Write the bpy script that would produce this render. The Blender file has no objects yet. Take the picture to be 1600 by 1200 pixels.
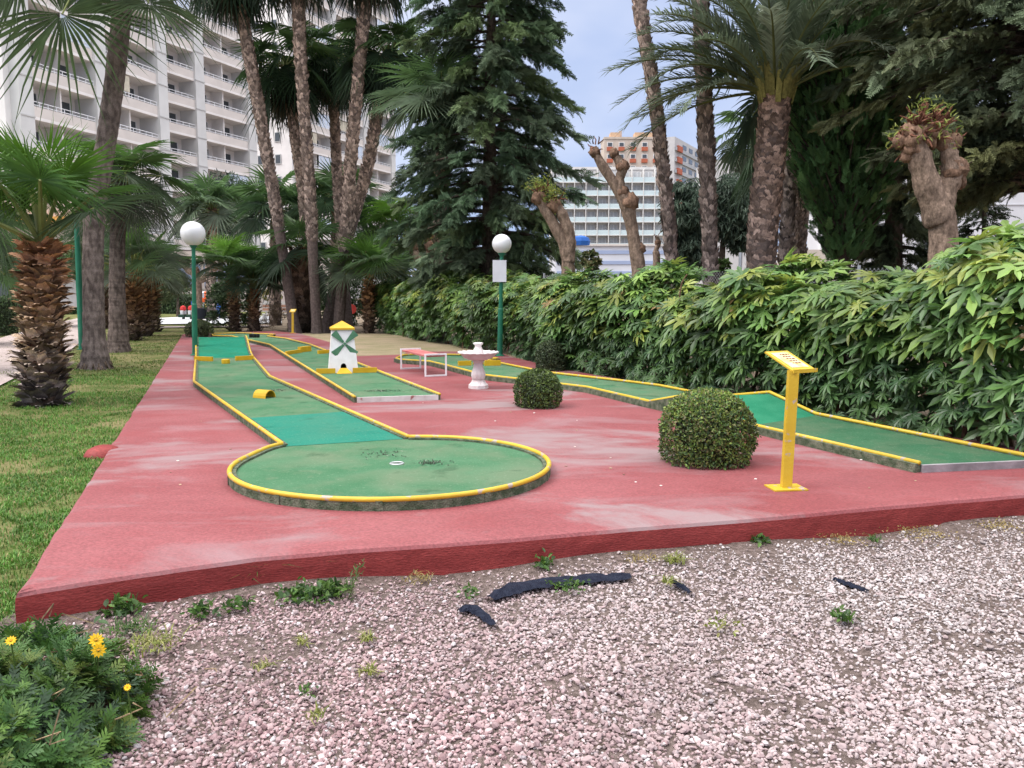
import bpy, math, random
import numpy as np
from mathutils import Vector, Matrix, noise as mnoise
rng = np.random.default_rng(7)
random.seed(7)
sc = bpy.context.scene
COL = sc.collection
R = math.radians

# ------------------------------------------------------------------ camera, sky, sun, exposure
F = 1320.0; H = 1.68; P = math.atan(150 / 1320)          # focal length in photo pixels, eye height, pitch
cam = bpy.data.cameras.new("camera"); camo = bpy.data.objects.new("camera", cam); COL.objects.link(camo)
camo.location = (0, 0, H); camo.rotation_euler = (math.pi / 2 - P, 0, 0)
cam.sensor_width = 36; cam.lens = 36 * F / 1600; cam.clip_end = 3000; cam.clip_start = 0.05
sc.camera = camo

SUN_EL, SUN_AZ = 52, -108       # azimuth clockwise from +Y (camera's forward): high on the left, soft through cloud
w = bpy.data.worlds.new("World"); sc.world = w; w.use_nodes = True
nt = w.node_tree; nt.nodes.clear(); L = nt.links.new
out = nt.nodes.new("ShaderNodeOutputWorld"); bg = nt.nodes.new("ShaderNodeBackground"); L(bg.outputs[0], out.inputs[0])
sky = nt.nodes.new("ShaderNodeTexSky"); sky.sky_type = 'NISHITA'; sky.sun_disc = False
sky.sun_elevation = R(SUN_EL); sky.sun_rotation = R(SUN_AZ); sky.dust_density = 1.0; sky.air_density = 1.0
tc = nt.nodes.new("ShaderNodeTexCoord"); mp = nt.nodes.new("ShaderNodeMapping"); mp.inputs['Scale'].default_value = (1, 1, 2.2)
nz = nt.nodes.new("ShaderNodeTexNoise"); nz.inputs['Scale'].default_value = 2.0; nz.inputs['Detail'].default_value = 5; nz.inputs['Roughness'].default_value = .5
rp = nt.nodes.new("ShaderNodeValToRGB"); rp.color_ramp.elements[0].position = .38; rp.color_ramp.elements[1].position = .64
rp.color_ramp.elements[0].color = (.27, .365, .61, 1); rp.color_ramp.elements[1].color = (.60, .63, .76, 1)      # thin overcast, blue-grey to pale
sp = nt.nodes.new("ShaderNodeSeparateXYZ"); mr = nt.nodes.new("ShaderNodeMapRange"); mr.interpolation_type = 'SMOOTHSTEP'
mr.inputs[1].default_value = .30; mr.inputs[2].default_value = .85; mr.inputs[3].default_value = 6.8; mr.inputs[4].default_value = 33   # an overcast dome is brighter overhead
vm = nt.nodes.new("ShaderNodeVectorMath"); vm.operation = 'SCALE'
mx = nt.nodes.new("ShaderNodeMixRGB"); mx.inputs[0].default_value = .88
L(tc.outputs['Generated'], mp.inputs[0]); L(mp.outputs[0], nz.inputs[0]); L(nz.outputs[0], rp.inputs[0]); L(tc.outputs['Generated'], sp.inputs[0]); L(sp.outputs[2], mr.inputs[0])
wz = nt.nodes.new("ShaderNodeMapRange"); wz.interpolation_type = 'SMOOTHSTEP'; wz.inputs[1].default_value = .28; wz.inputs[2].default_value = .6; L(sp.outputs[2], wz.inputs[0])
wm = nt.nodes.new("ShaderNodeMixRGB"); wm.inputs[2].default_value = (.535, .53, .535, 1); L(wz.outputs[0], wm.inputs[0]); L(rp.outputs[0], wm.inputs[1])
L(wm.outputs[0], vm.inputs[0]); L(mr.outputs[0], vm.inputs['Scale'])
L(sky.outputs[0], mx.inputs[1]); L(vm.outputs[0], mx.inputs[2]); L(mx.outputs[0], bg.inputs[0])
bg.inputs[1].default_value = 0.11
sun = bpy.data.lights.new("sun", 'SUN'); sun.energy = 1.4; sun.angle = R(26); sun.color = (1, .965, .91)
suno = bpy.data.objects.new("sun", sun); COL.objects.link(suno)
suno.rotation_euler = (R(90 - SUN_EL), 0, R(180 - SUN_AZ)); suno.location = (0, 0, 40)
sc.view_settings.view_transform = 'Standard'; sc.view_settings.look = 'None'
sc.view_settings.exposure = 0.92; sc.view_settings.gamma = 1
sc.render.engine = 'CYCLES'
try:
    sc.cycles.max_bounces = 6; sc.cycles.diffuse_bounces = 3; sc.cycles.transparent_max_bounces = 4
except Exception: pass

# ------------------------------------------------------------------ photo pixel -> place
def ray(x, y):
    a = (x - 800) / F; b = (600 - y) / F
    return np.array((a, math.cos(P) + b * math.sin(P), -math.sin(P) + b * math.cos(P)))
def G(x, y, z=.18):
    d = ray(x, y); t = (z - H) / d[2]
    return np.array((d[0] * t, d[1] * t, z))
def D(x, y, Y):
    d = ray(x, y); t = Y / d[1]
    return np.array((d[0] * t, Y, H + d[2] * t))
def nrm(v):
    v = np.asarray(v, float); return v / (np.linalg.norm(v, axis=-1, keepdims=True) + 1e-12)

# ------------------------------------------------------------------ mesh helpers
class MB:
    def __init__(s): s.V = []; s.F = []; s.C = []; s.M = []; s.n = 0
    def add(s, V, Fs, col=(1, 1, 1), mi=0):
        V = np.asarray(V, float).reshape(-1, 3)
        for f in Fs:
            f = np.asarray(f, int)
            if f.size:
                s.F.append(f + s.n); s.M.append(np.full(len(f), mi))
        c = np.asarray(col, float)
        if c.ndim == 1: c = np.tile(c, (len(V), 1))
        s.V.append(V); s.C.append(c); s.n += len(V); return s
    def box(s, c, d, rot=0, col=(1, 1, 1), mi=0, taper=1.0):
        x, y, z = np.array(d) / 2
        v = np.array([(-x, -y, -z), (x, -y, -z), (x, y, -z), (-x, y, -z), (-x*taper, -y*taper, z), (x*taper, -y*taper, z), (x*taper, y*taper, z), (-x*taper, y*taper, z)])
        if rot:
            cs, sn = math.cos(rot), math.sin(rot); v = v @ np.array([(cs, sn, 0), (-sn, cs, 0), (0, 0, 1)])
        return s.add(v + np.array(c), [[(3, 2, 1, 0), (4, 5, 6, 7), (0, 1, 5, 4), (1, 2, 6, 5), (2, 3, 7, 6), (3, 0, 4, 7)]], col, mi)
    def beam(s, a, b, wd, ht, col=(1, 1, 1), up=(0, 0, 1), mi=0):
        a = np.array(a, float); b = np.array(b, float); d = nrm(b - a); u = np.array(up, float)
        if abs(d @ u) > .98: u = np.array((0., 1, 0))
        sd = nrm(np.cross(d, u)); u = np.cross(sd, d)
        v = []
        for p in (a, b):
            for i, j in ((-1, -1), (1, -1), (1, 1), (-1, 1)): v.append(p + sd * wd / 2 * i + u * ht / 2 * j)
        return s.add(v, [[(0, 1, 2, 3), (7, 6, 5, 4), (0, 4, 5, 1), (1, 5, 6, 2), (2, 6, 7, 3), (3, 7, 4, 0)]], col, mi)
    def tube(s, pts, rad, n=8, col=(1, 1, 1), cap=True, closed=False, mi=0, jit=0, seed=0):
        pts = np.asarray(pts, float); m = len(pts)
        rad = np.full(m, rad) if np.isscalar(rad) else np.asarray(rad, float)
        if closed: t = np.roll(pts, -1, 0) - np.roll(pts, 1, 0)
        else: t = np.gradient(pts, axis=0)
        t = nrm(t); up = np.array((0., 0, 1)) if abs(t[0][2]) < .9 else np.array((0., 1, 0))
        rings = []; u = nrm(up - t[0] * (up @ t[0]))
        rg = np.random.default_rng(seed)
        for i in range(m):
            u = nrm(u - t[i] * (u @ t[i])); v = np.cross(t[i], u)
            a = np.linspace(0, 2 * math.pi, n, endpoint=False)
            rr = rad[i] * (1 + jit * rg.uniform(-1, 1, n))
            rings.append(pts[i] + rr[:, None] * (np.cos(a)[:, None] * u + np.sin(a)[:, None] * v))
        V = np.concatenate(rings); f = []
        for i in range(m if closed else m - 1):
            k = (i + 1) % m
            for j in range(n): f.append((i*n+j, i*n+(j+1) % n, k*n+(j+1) % n, k*n+j))
        Fs = [f]
        if cap and not closed: Fs += [[tuple(range(n))[::-1]], [tuple(range((m-1)*n, m*n))]]
        c = np.asarray(col, float)
        if c.ndim == 2: c = np.repeat(c, n, 0)
        return s.add(V, Fs, c, mi)
    def lathe(s, prof, n=24, o=(0, 0, 0), col=(1, 1, 1), flute=0, nf=8):
        V = []; a = np.linspace(0, 2*math.pi, n, endpoint=False)
        for r, z in prof:
            rr = r * (1 + flute * np.cos(a * nf)) if np.isscalar(flute) else r
            V.append(np.c_[rr*np.cos(a), rr*np.sin(a), np.full(n, z)])
        m = len(prof); f = [(i*n+j, i*n+(j+1) % n, (i+1)*n+(j+1) % n, (i+1)*n+j) for i in range(m-1) for j in range(n)]
        return s.add(np.concatenate(V) + np.array(o), [f, [tuple(range(n))[::-1]], [tuple(range((m-1)*n, m*n))]], col)
    def prism(s, poly, z0, z1, col=(1, 1, 1), top=True, bot=False, mi=0):
        poly = np.asarray(poly, float)[:, :2]; n = len(poly)
        V = np.concatenate([np.c_[poly, np.full(n, z0)], np.c_[poly, np.full(n, z1)]])
        Fs = [[(i, (i+1) % n, n+(i+1) % n, n+i) for i in range(n)]]
        if top: Fs.append([tuple(range(n, 2*n))])
        if bot: Fs.append([tuple(range(n))[::-1]])
        return s.add(V, Fs, col, mi)
    def inst(s, T, Fs, mats, offs, cols):
        """many copies of template T: mats (k,3,3) columns = axes, offs (k,3), cols (k,3)"""
        T = np.asarray(T, float); k = len(offs); n = len(T)
        V = np.einsum('kij,nj->kni', mats, T) + offs[:, None, :]
        FF = [(np.asarray(f)[None] + (np.arange(k) * n)[:, None, None]).reshape(-1, np.asarray(f).shape[1]) for f in Fs]
        return s.add(V.reshape(-1, 3), FF, np.repeat(cols, n, 0))
    def build(s, name, mat, parent=None, loc=(0, 0, 0), smooth=False):
        me = bpy.data.meshes.new(name)
        V = np.concatenate(s.V) - np.array(loc, float); me.vertices.add(len(V)); me.vertices.foreach_set("co", V.ravel().astype(np.float32))
        tot = np.concatenate([np.full(len(f), f.shape[1]) for f in s.F]); lv = np.concatenate([f.ravel() for f in s.F])
        me.loops.add(len(lv)); me.loops.foreach_set("vertex_index", lv.astype(np.int32))
        me.polygons.add(len(tot)); me.polygons.foreach_set("loop_start", np.concatenate([[0], np.cumsum(tot)[:-1]]).astype(np.int32))
        mats = mat if isinstance(mat, (list, tuple)) else [mat]
        for m in mats: me.materials.append(m)
        if len(mats) > 1: me.polygons.foreach_set("material_index", np.concatenate(s.M).astype(np.int32))
        me.polygons.foreach_set("use_smooth", np.full(len(tot), bool(smooth)))
        C = np.concatenate(s.C); at = me.color_attributes.new("Col", 'FLOAT_COLOR', 'POINT')
        at.data.foreach_set("color", np.c_[C, np.ones(len(C))].ravel().astype(np.float32))
        me.update(calc_edges=True); me.validate()
        o = bpy.data.objects.new(name, me); COL.objects.link(o)
        if parent is not None: o.parent = parent
        else: o.location = loc
        return o
def tag(o, label=None, cat=None, group=None, kind=None):
    if label: o['label'] = label
    if cat: o['category'] = cat
    if group: o['group'] = group
    if kind: o['kind'] = kind
    return o
def thing(name, label, cat, loc=(0, 0, 0), group=None, rz=0):
    o = bpy.data.objects.new(name, None); COL.objects.link(o); o.location = [float(v) for v in loc]; o.rotation_euler = (0, 0, rz); o.empty_display_size = .2
    return tag(o, label, cat, group)
def dup(root, loc, label, rz=None, sc_=None):
    c = root.copy(); COL.objects.link(c); c.location = [float(v) for v in loc]
    if rz is not None: c.rotation_euler = (0, 0, rz)
    if sc_ is not None: c.scale = (sc_,) * 3
    c['label'] = label
    for ch in [o for o in bpy.data.objects if o.parent == root]:
        d = ch.copy(); COL.objects.link(d); d.parent = c
        for g in [o for o in bpy.data.objects if o.parent == ch]:
            e = g.copy(); COL.objects.link(e); e.parent = d
    return c
def frames(X, Zhint):
    """rotation matrices (k,3,3) with columns X, Y, Z; Z close to Zhint"""
    X = nrm(X); Z = nrm(Zhint - X * (X * Zhint).sum(1, keepdims=True)); Y = np.cross(Z, X)
    return np.stack([X, Y, Z], 2)
def rdir(k, g=rng):
    v = g.normal(size=(k, 3)); return nrm(v)
def lin(r, g, b):
    return tuple(((c/255+.055)/1.055)**2.4 if c > 10 else c/255/12.92 for c in (r, g, b))

# ------------------------------------------------------------------ materials
def mat(name, c1, c2=None, scale=6, rough=.8, bump=0, bscale=80, spec=.3, attr=False, detail=5, chips=None, chip_scale=30, chip_at=.68, stretch=(1, 1, 1), lo=.35, hi=.65, metal=0, fine=0):
    m = bpy.data.materials.new(name); m.use_nodes = True; n = m.node_tree; l = n.links.new
    b = n.nodes["Principled BSDF"]; b.inputs['Roughness'].default_value = rough; b.inputs['Specular IOR Level'].default_value = spec; b.inputs['Metallic'].default_value = metal
    tc = n.nodes.new("ShaderNodeTexCoord"); mp = n.nodes.new("ShaderNodeMapping"); mp.inputs['Scale'].default_value = stretch; l(tc.outputs['Object'], mp.inputs[0])
    nz = n.nodes.new("ShaderNodeTexNoise"); nz.inputs['Scale'].default_value = scale; nz.inputs['Detail'].default_value = detail; l(mp.outputs[0], nz.inputs[0])
    rp = n.nodes.new("ShaderNodeValToRGB"); rp.color_ramp.elements[0].position = lo; rp.color_ramp.elements[1].position = hi
    rp.color_ramp.elements[0].color = (*c1, 1); rp.color_ramp.elements[1].color = (*(c2 or c1), 1); l(nz.outputs[0], rp.inputs[0])
    cur = rp.outputs[0]
    if attr:
        a = n.nodes.new("ShaderNodeAttribute"); a.attribute_name = "Col"; x = n.nodes.new("ShaderNodeMixRGB"); x.blend_type = 'MULTIPLY'; x.inputs[0].default_value = 1
        l(a.outputs[0], x.inputs[1]); l(cur, x.inputs[2]); cur = x.outputs[0]
    if fine:
        z = n.nodes.new("ShaderNodeTexNoise"); z.inputs['Scale'].default_value = fine; z.inputs['Detail'].default_value = 3; l(mp.outputs[0], z.inputs[0])
        q = n.nodes.new("ShaderNodeValToRGB"); q.color_ramp.elements[0].position = .3; q.color_ramp.elements[1].position = .7
        q.color_ramp.elements[0].color = (.72, .72, .72, 1); q.color_ramp.elements[1].color = (1.22, 1.22, 1.22, 1); l(z.outputs[0], q.inputs[0])
        x = n.nodes.new("ShaderNodeMixRGB"); x.blend_type = 'MULTIPLY'; x.inputs[0].default_value = 1; l(cur, x.inputs[1]); l(q.outputs[0], x.inputs[2]); cur = x.outputs[0]
    if chips:
        z = n.nodes.new("ShaderNodeTexNoise"); z.inputs['Scale'].default_value = chip_scale; z.inputs['Detail'].default_value = 4; l(tc.outputs['Object'], z.inputs[0])
        q = n.nodes.new("ShaderNodeValToRGB"); q.color_ramp.elements[0].position = chip_at; q.color_ramp.elements[1].position = chip_at + .03; l(z.outputs[0], q.inputs[0])
        x = n.nodes.new("ShaderNodeMixRGB"); l(q.outputs[0], x.inputs[0]); l(cur, x.inputs[1]); x.inputs[2].default_value = (*chips, 1); cur = x.outputs[0]
    l(cur, b.inputs['Base Color'])
    if bump:
        z = n.nodes.new("ShaderNodeTexNoise"); z.inputs['Scale'].default_value = bscale; z.inputs['Detail'].default_value = 6; l(mp.outputs[0], z.inputs[0])
        q = n.nodes.new("ShaderNodeBump"); q.inputs['Strength'].default_value = bump; q.inputs['Distance'].default_value = .02; l(z.outputs[0], q.inputs['Height']); l(q.outputs[0], b.inputs['Normal'])
    return m
def leafmat(name, rough=.5, trans=.30, spec=.35, var=(.75, 1.25), scale=3):
    m = bpy.data.materials.new(name); m.use_nodes = True; n = m.node_tree; l = n.links.new
    b = n.nodes["Principled BSDF"]; b.inputs['Roughness'].default_value = rough; b.inputs['Specular IOR Level'].default_value = spec
    a = n.nodes.new("ShaderNodeAttribute"); a.attribute_name = "Col"
    tc = n.nodes.new("ShaderNodeTexCoord"); z = n.nodes.new("ShaderNodeTexNoise"); z.inputs['Scale'].default_value = scale; l(tc.outputs['Object'], z.inputs[0])
    q = n.nodes.new("ShaderNodeMapRange"); q.inputs[1].default_value = .3; q.inputs[2].default_value = .7; q.inputs[3].default_value = var[0]; q.inputs[4].default_value = var[1]; l(z.outputs[0], q.inputs[0])
    x = n.nodes.new("ShaderNodeVectorMath"); x.operation = 'SCALE'; l(a.outputs[0], x.inputs[0]); l(q.outputs[0], x.inputs['Scale'])
    l(x.outputs[0], b.inputs['Base Color'])
    t = n.nodes.new("ShaderNodeBsdfTranslucent"); l(x.outputs[0], t.inputs[0])
    mxs = n.nodes.new("ShaderNodeMixShader"); mxs.inputs[0].default_value = trans; l(b.outputs[0], mxs.inputs[1]); l(t.outputs[0], mxs.inputs[2])
    l(mxs.outputs[0], n.nodes["Material Output"].inputs[0]); return m
def glassmat(name, col, rough=.12):
    return mat(name, col, col, rough=rough, spec=.6)

M = {}
M['leaf'] = leafmat('leaf'); M['gloss'] = leafmat('glossy_leaf', .4, .25, .45); M['needle'] = leafmat('needle_foliage', .75, .2, .15, (.6, 1.5), 1.4)
M['bark'] = mat('bark', (.6, .6, .6), (1.3, 1.3, 1.3), 16, .95, 1, 45, .1, attr=True, fine=55, stretch=(1, 1, .45))
M['grey_bark'] = mat('grey_palm_bark', (.55, .53, .52), (1.35, 1.33, 1.3), 9, .95, 1, 60, .1, attr=True, fine=70, stretch=(1.6, 1.6, .7))
M['boot'] = mat('palm_boots', (.7, .7, .7), (1.25, 1.25, 1.25), 14, .9, .5, 60, .1, attr=True, fine=90)
M['yellow'] = mat('yellow_paint', (.58, .40, .035), (.52, .33, .02), 5, .45, .15, 60, .4, chips=(.40, .32, .26), chip_scale=13, chip_at=.605)
M['yellow2'] = mat('yellow_board_paint', (.62, .38, .018), (.56, .31, .012), 6, .5, .1, 60, .35, chips=(.25, .18, .08), chip_scale=30, chip_at=.74)
M['green_metal'] = mat('green_metal', (.012, .13, .075), (.02, .17, .10), 4, .45, .05, 60, .4, chips=(.05, .06, .05), chip_at=.76)
M['white'] = mat('white_paint', (.78, .77, .79), (.70, .69, .70), 8, .6, .15, 60, .3, chips=(.45, .42, .38), chip_scale=24, chip_at=.76)
M['globe'] = mat('opal_globe', (.82, .82, .84), (.76, .76, .79), 3, .3, 0, 1, .5)
M['board'] = mat('white_board', (.74, .74, .80), (.68, .68, .73), 5, .5)
M['concrete'] = mat('mossy_concrete', (.06, .085, .05), (.17, .18, .13), 14, .95, .8, 70, .1, fine=120)
M['mill_green'] = mat('sail_green_paint', (.06, .17, .10), (.09, .22, .13), 9, .6)
M['black'] = mat('black_opening', (.012, .012, .012), (.02, .02, .02), 6, .9)
M['metal'] = mat('galvanised_metal', (.45, .46, .48), (.55, .56, .58), 10, .4, metal=.6)
M['attr'] = mat('painted', (.92, .92, .92), (1.06, 1.06, 1.06), 5, .7, .1, 50, .25, attr=True)
M['wall'] = mat('rendered_wall', (.93, .93, .93), (1.05, 1.05, 1.05), .6, .85, .1, 6, .2, attr=True)

# ------------------------------------------------------------------ ground
g = MB(); g.add([(-1500, -60, -.12), (1500, -60, -.12), (1500, 2500, -.12), (-1500, 2500, -.12)], [[(0, 1, 2, 3)]])
tag(g.build('ground', mat('ground_earth', (.10, .085, .05), (.16, .14, .09), .3, .95)), kind='structure')

front = [G(22, 926), G(130, 908), G(280, 886), G(400, 870), G(560, 857), G(800, 840), G(1000, 823), G(1200, 807), G(1400, 789), G(1600, 772)]

rightb = [G(1600, 700), G(1250, 641), G(1000, 597), G(870, 574), G(800, 557), G(781, 549), G(640, 549), G(625, 554), G(560, 556), G(540, 541), G(470, 521), G(430, 517), G(285, 522)]
d = nrm(front[-1] - front[-4])[:2]; e = nrm(rightb[0] - rightb[1])[:2]     # the two edges meet just outside the picture
tt = np.linalg.solve(np.array([d, -e]).T, (rightb[0] - front[-1])[:2]); farr = front[-1] + np.array((*d, 0)) * tt[0]
front.append(farr)
def subdiv(pts, step, wob=0, seed=1):
    o = []
    for a, b in zip(pts[:-1], pts[1:]):
        n = max(1, int(np.linalg.norm(b - a) / step))
        for i in range(n): o.append(a + (b - a) * i / n)
    o.append(pts[-1]); o = np.array(o)
    if wob:
        t = nrm(np.gradient(o, axis=0)); nn = np.c_[-t[:, 1], t[:, 0], t[:, 2] * 0]
        wv = np.array([mnoise.noise((p[0]*1.7+seed, p[1]*1.7, 0)) + .5*mnoise.noise((p[0]*6+seed, p[1]*6, 3)) for p in o]) * wob
        wv[0] = wv[-1] = 0; o = o + nn * wv[:, None]
    return o
fr = subdiv(front, .08, .010, 1); rb = subdiv([farr] + rightb, .5, 0)[1:]; lf = subdiv([rightb[-1], front[0]], .12, .02, 5)[1:-1]
plat = np.concatenate([fr, rb, lf])
def inset(poly, dist):
    t = nrm(np.roll(poly, -1, 0) - np.roll(poly, 1, 0)); nn = np.c_[-t[:, 1], t[:, 0], t[:, 2]*0]
    return poly + nn * dist
def platform():
    n = len(plat); b = MB(); ring = []
    nf = len(fr)
    for off, z in ((-.012, -.14), (0., .02), (.0, .10), (.004, .150), (.016, .170), (.04, .18)):
        q = inset(plat, off).copy(); q[:, 2] = z
        if z < .12: 
            wv = np.array([mnoise.noise((p[0]*9, p[1]*9, z*20)) for p in q]) * .006; q = inset(q, 0) ; t = nrm(np.roll(q, -1, 0)-np.roll(q, 1, 0)); q = q + np.c_[-t[:, 1], t[:, 0], t[:, 2]*0]*wv[:, None]
        ring.append(q)
    V = np.concatenate(ring); f = []; mi = []
    for k in range(len(ring)-1):
        f += [(k*n+j, k*n+(j+1) % n, (k+1)*n+(j+1) % n, (k+1)*n+j) for j in range(n)]
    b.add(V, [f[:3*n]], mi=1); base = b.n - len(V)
    b.F.append(np.array(f[3*n:])); b.M.append(np.zeros(2*n))
    b.F.append(np.array([list(range((len(ring)-1)*n, len(ring)*n))])); b.M.append(np.zeros(1))
    return b
# faded red paint: pale dusty streaks and scuffed grey patches
def redtop():
    m = mat('faded_red_paint', (.212, .049, .054), (.255, .074, .080), 1.1, .62, .12, 90, .35, stretch=(.8, 1.2, 1), fine=70)
    n = m.node_tree; l = n.links.new; b = n.nodes["Principled BSDF"]; src = b.inputs['Base Color'].links[0].from_socket
    tc = n.nodes.new("ShaderNodeTexCoord"); mp = n.nodes.new("ShaderNodeMapping"); mp.inputs['Scale'].default_value = (.6, 1.1, 1); mp.inputs['Rotation'].default_value = (0, 0, .25); l(tc.outputs['Object'], mp.inputs[0])
    cur = src
    for sc_, p0, p1, c, a, loc in ((.8, .53, .68, (.27, .175, .185), .7, 0), (.6, .545, .63, (.25, .19, .195), .8, 7.3), (3.2, .58, .72, (.27, .10, .11), .45, 3.1), (.9, .55, .70, (.22, .038, .042), .6, 12)):
        z = n.nodes.new("ShaderNodeTexNoise"); z.inputs['Scale'].default_value = sc_; z.inputs['Detail'].default_value = 7; z.inputs['Roughness'].default_value = .62; z.inputs['Distortion'].default_value = .6
        ad = n.nodes.new("ShaderNodeVectorMath"); ad.operation = 'ADD'; ad.inputs[1].default_value = (loc, loc*1.7, 0); l(mp.outputs[0], ad.inputs[0]); l(ad.outputs[0], z.inputs[0])
        q = n.nodes.new("ShaderNodeMapRange"); q.inputs[1].default_value = p0; q.inputs[2].default_value = p1; q.inputs[3].default_value = 0; q.inputs[4].default_value = a; l(z.outputs[0], q.inputs[0])
        x = n.nodes.new("ShaderNodeMixRGB"); l(q.outputs[0], x.inputs[0]); l(cur, x.inputs[1]); x.inputs[2].default_value = (*c, 1); cur = x.outputs[0]
    l(cur, b.inputs['Base Color']); return m
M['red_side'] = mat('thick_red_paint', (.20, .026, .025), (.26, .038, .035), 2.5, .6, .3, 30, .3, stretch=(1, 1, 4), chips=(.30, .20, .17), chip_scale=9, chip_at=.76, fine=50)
M['red_top'] = redtop()
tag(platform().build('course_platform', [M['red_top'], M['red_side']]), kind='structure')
# chipped corner lump on the left edge
b = MB(); c = G(152, 700); th = np.linspace(0, 2*math.pi, 14, endpoint=False)
prof = [(0.20, -.2), (.18, -.05), (.14, .01), (.08, .035), (.0, .04)]
b.lathe(prof, 12, (c[0]+.06, c[1], .165), flute=.06, nf=3)
tag(b.build('concrete_lump', M['red_side'], loc=tuple(c), smooth=True), 'red painted concrete lump broken out of the left platform edge', 'lump')

# soil, lawn, paths
def noisy_sheet(name, poly, z, m, kind='structure'):
    b = MB(); poly = np.asarray(poly, float)
    b.add(np.c_[poly[:, :2], np.full(len(poly), z)], [[tuple(range(len(poly)))]])
    return tag(b.build(name, m), kind=kind)
soilm = mat('dry_soil', (.16, .12, .085), (.27, .215, .16), 3, .97, .8, 60, .1, fine=90)
noisy_sheet('garden_soil', [(-1.4, 5.6), (3.5, 6.9), (4.2, 8.2), (7, 3.6), (60, 2), (90, 140), (-110, 140), (-80, 27.3), (-10, 27.3)], .098, soilm)
sandm = mat('sandy_ground', (.32, .25, .17), (.24, .21, .12), 1.6, .97, .6, 60, .1, fine=80)
sp = [G(470, 519.5), G(640, 519.5), G(800, 540), G(830, 570), G(781, 551), G(640, 551), G(620, 558), G(556, 558), G(530, 545)]
noisy_sheet('sandy_patch', sp, .145, sandm)
grm = mat('lawn_turf', (.085, .12, .03), (.21, .18, .085), 1.5, .95, .8, 120, .1, fine=60)
def lawn_z(x, y):
    e = np.clip((y - 3.6) / 1.6, 0, 1)
    return -.06 + .175*e + .02*np.array([mnoise.noise((a*.5, c*.5, 1)) for a, c in zip(np.ravel(x), np.ravel(y))]).reshape(np.shape(x))
le0, le1 = plat[-1], rightb[-1]
def edge_x(y): return le0[0] + (y - front[0][1]) * (rightb[-1][0] - front[0][0]) / (rightb[-1][1] - front[0][1])
ys = np.concatenate([np.linspace(3.3, 12, 40), np.linspace(12.5, 60, 60)]); us = np.linspace(0, 1, 40)
yy, uu = np.meshgrid(ys, us, indexing='ij')
xr = np.where(yy < 27, edge_x(yy) + .06, np.interp(yy, [27, 29, 60], [-10.4, -9.6, -17]))
xx = xr - (uu**1.5) * (10 + yy*.8)
zz = lawn_z(xx, yy); nr, nc = xx.shape
V = np.stack([xx, yy, zz], 2).reshape(-1, 3); f = [(i*nc+j+1, i*nc+j, (i+1)*nc+j, (i+1)*nc+j+1) for i in range(nr-1) for j in range(nc-1)]
b = MB(); b.add(V, [f]); tag(b.build('lawn', grm, smooth=True), kind='structure')
pathm = mat('pinkish_path_concrete', (.36, .29, .27), (.45, .37, .35), 1.5, .9, .3, 60, .2, fine=50)
noisy_sheet('garden_path', [G(*p, .15) for p in ((-260, 700), (0, 602), (112, 545), (170, 499), (215, 486), (190, 486), (140, 493), (55, 512), (0, 528), (-260, 560))], .15, pathm)
pale = mat('pale_playground_paving', (.55, .56, .58), (.62, .62, .64), 2, .9)
noisy_sheet('playground_paving', [G(*p, .15) for p in ((225, 506.5), (440, 504.5), (440, 494), (330, 493), (225, 498))], .152, pale)
noisy_sheet('far_path', [G(*p, .15) for p in ((225, 512), (420, 510), (420, 508), (225, 510))], .15, pathm)

# grass blades on the lawn
def blades(name, P0, h, colr, wd=.006, m=None, lean=.5):
    k = len(P0); a = rng.uniform(0, 2*math.pi, k); ln = rng.uniform(.1, lean, k); hh = h * rng.uniform(.5, 1.2, k)
    side = np.c_[-np.sin(a), np.cos(a), np.zeros(k)] * (wd * rng.uniform(.7, 1.3, k))[:, None]
    dr = np.c_[np.cos(a)*ln, np.sin(a)*ln, np.ones(k)]
    p1 = P0 + dr * (hh*.55)[:, None]; p2 = P0 + (dr + np.c_[np.cos(a), np.sin(a), -.4*np.ones(k)]*ln[:, None]) * hh[:, None]
    V = np.stack([P0-side, P0+side, p1+side*.8, p1-side*.8, p2], 1).reshape(-1, 3)
    i = np.arange(k)[:, None]*5
    b = MB(); b.add(V, [i+np.array([[0, 1, 2, 3]]), i+np.array([[3, 2, 4]])], np.repeat(colr, 5, 0))
    return b
def pal(k, cols, wts=None, jit=.25):
    cols = np.array(cols); c = cols[rng.choice(len(cols), k, p=wts)]
    return c * rng.uniform(1-jit, 1+jit, (k, 1))
def lawn_pts(k, y0, y1, wmax):
    y = y0 + (y1-y0)*rng.random(k)**1.5; x = edge_x(y) + .05 - rng.random(k)**1.0 * np.minimum(wmax, .35*y + 1.0)
    n1 = np.array([mnoise.noise((a*.8, c*.8, 9)) + .5*mnoise.noise((a*2.9, c*2.9, 4)) for a, c in zip(x, y)])
    keep = (n1 < .15) | (rng.random(k) < .22)
    return np.c_[x, y, lawn_z(x, y) - .004][keep], n1[keep]
P0, n1 = lawn_pts(150000, 3.6, 16, 7)
cg = pal(len(P0), [(.09, .21, .03), (.12, .245, .042), (.06, .15, .024), (.28, .25, .10)], [.36, .34, .2, .10])
cg = cg * (1 - .35*np.clip(n1, 0, 1)[:, None]) + np.array((.22, .18, .09)) * (.5*np.clip(n1, 0, 1)[:, None])
b = blades('g', P0, .042, cg, .0042); tag(b.build('grass', M['leaf']), 'short green grass of the lawn', 'grass', kind='stuff')
P0, n1 = lawn_pts(30000, 15, 28, 9)
b = blades('g', P0, .05, pal(len(P0), [(.13, .17, .04), (.10, .16, .03), (.22, .20, .09)], [.4, .35, .25]), .008)
tag(b.build('far_grass', M['leaf']), 'thin grass of the lawn farther back', 'grass', kind='stuff')

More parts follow.
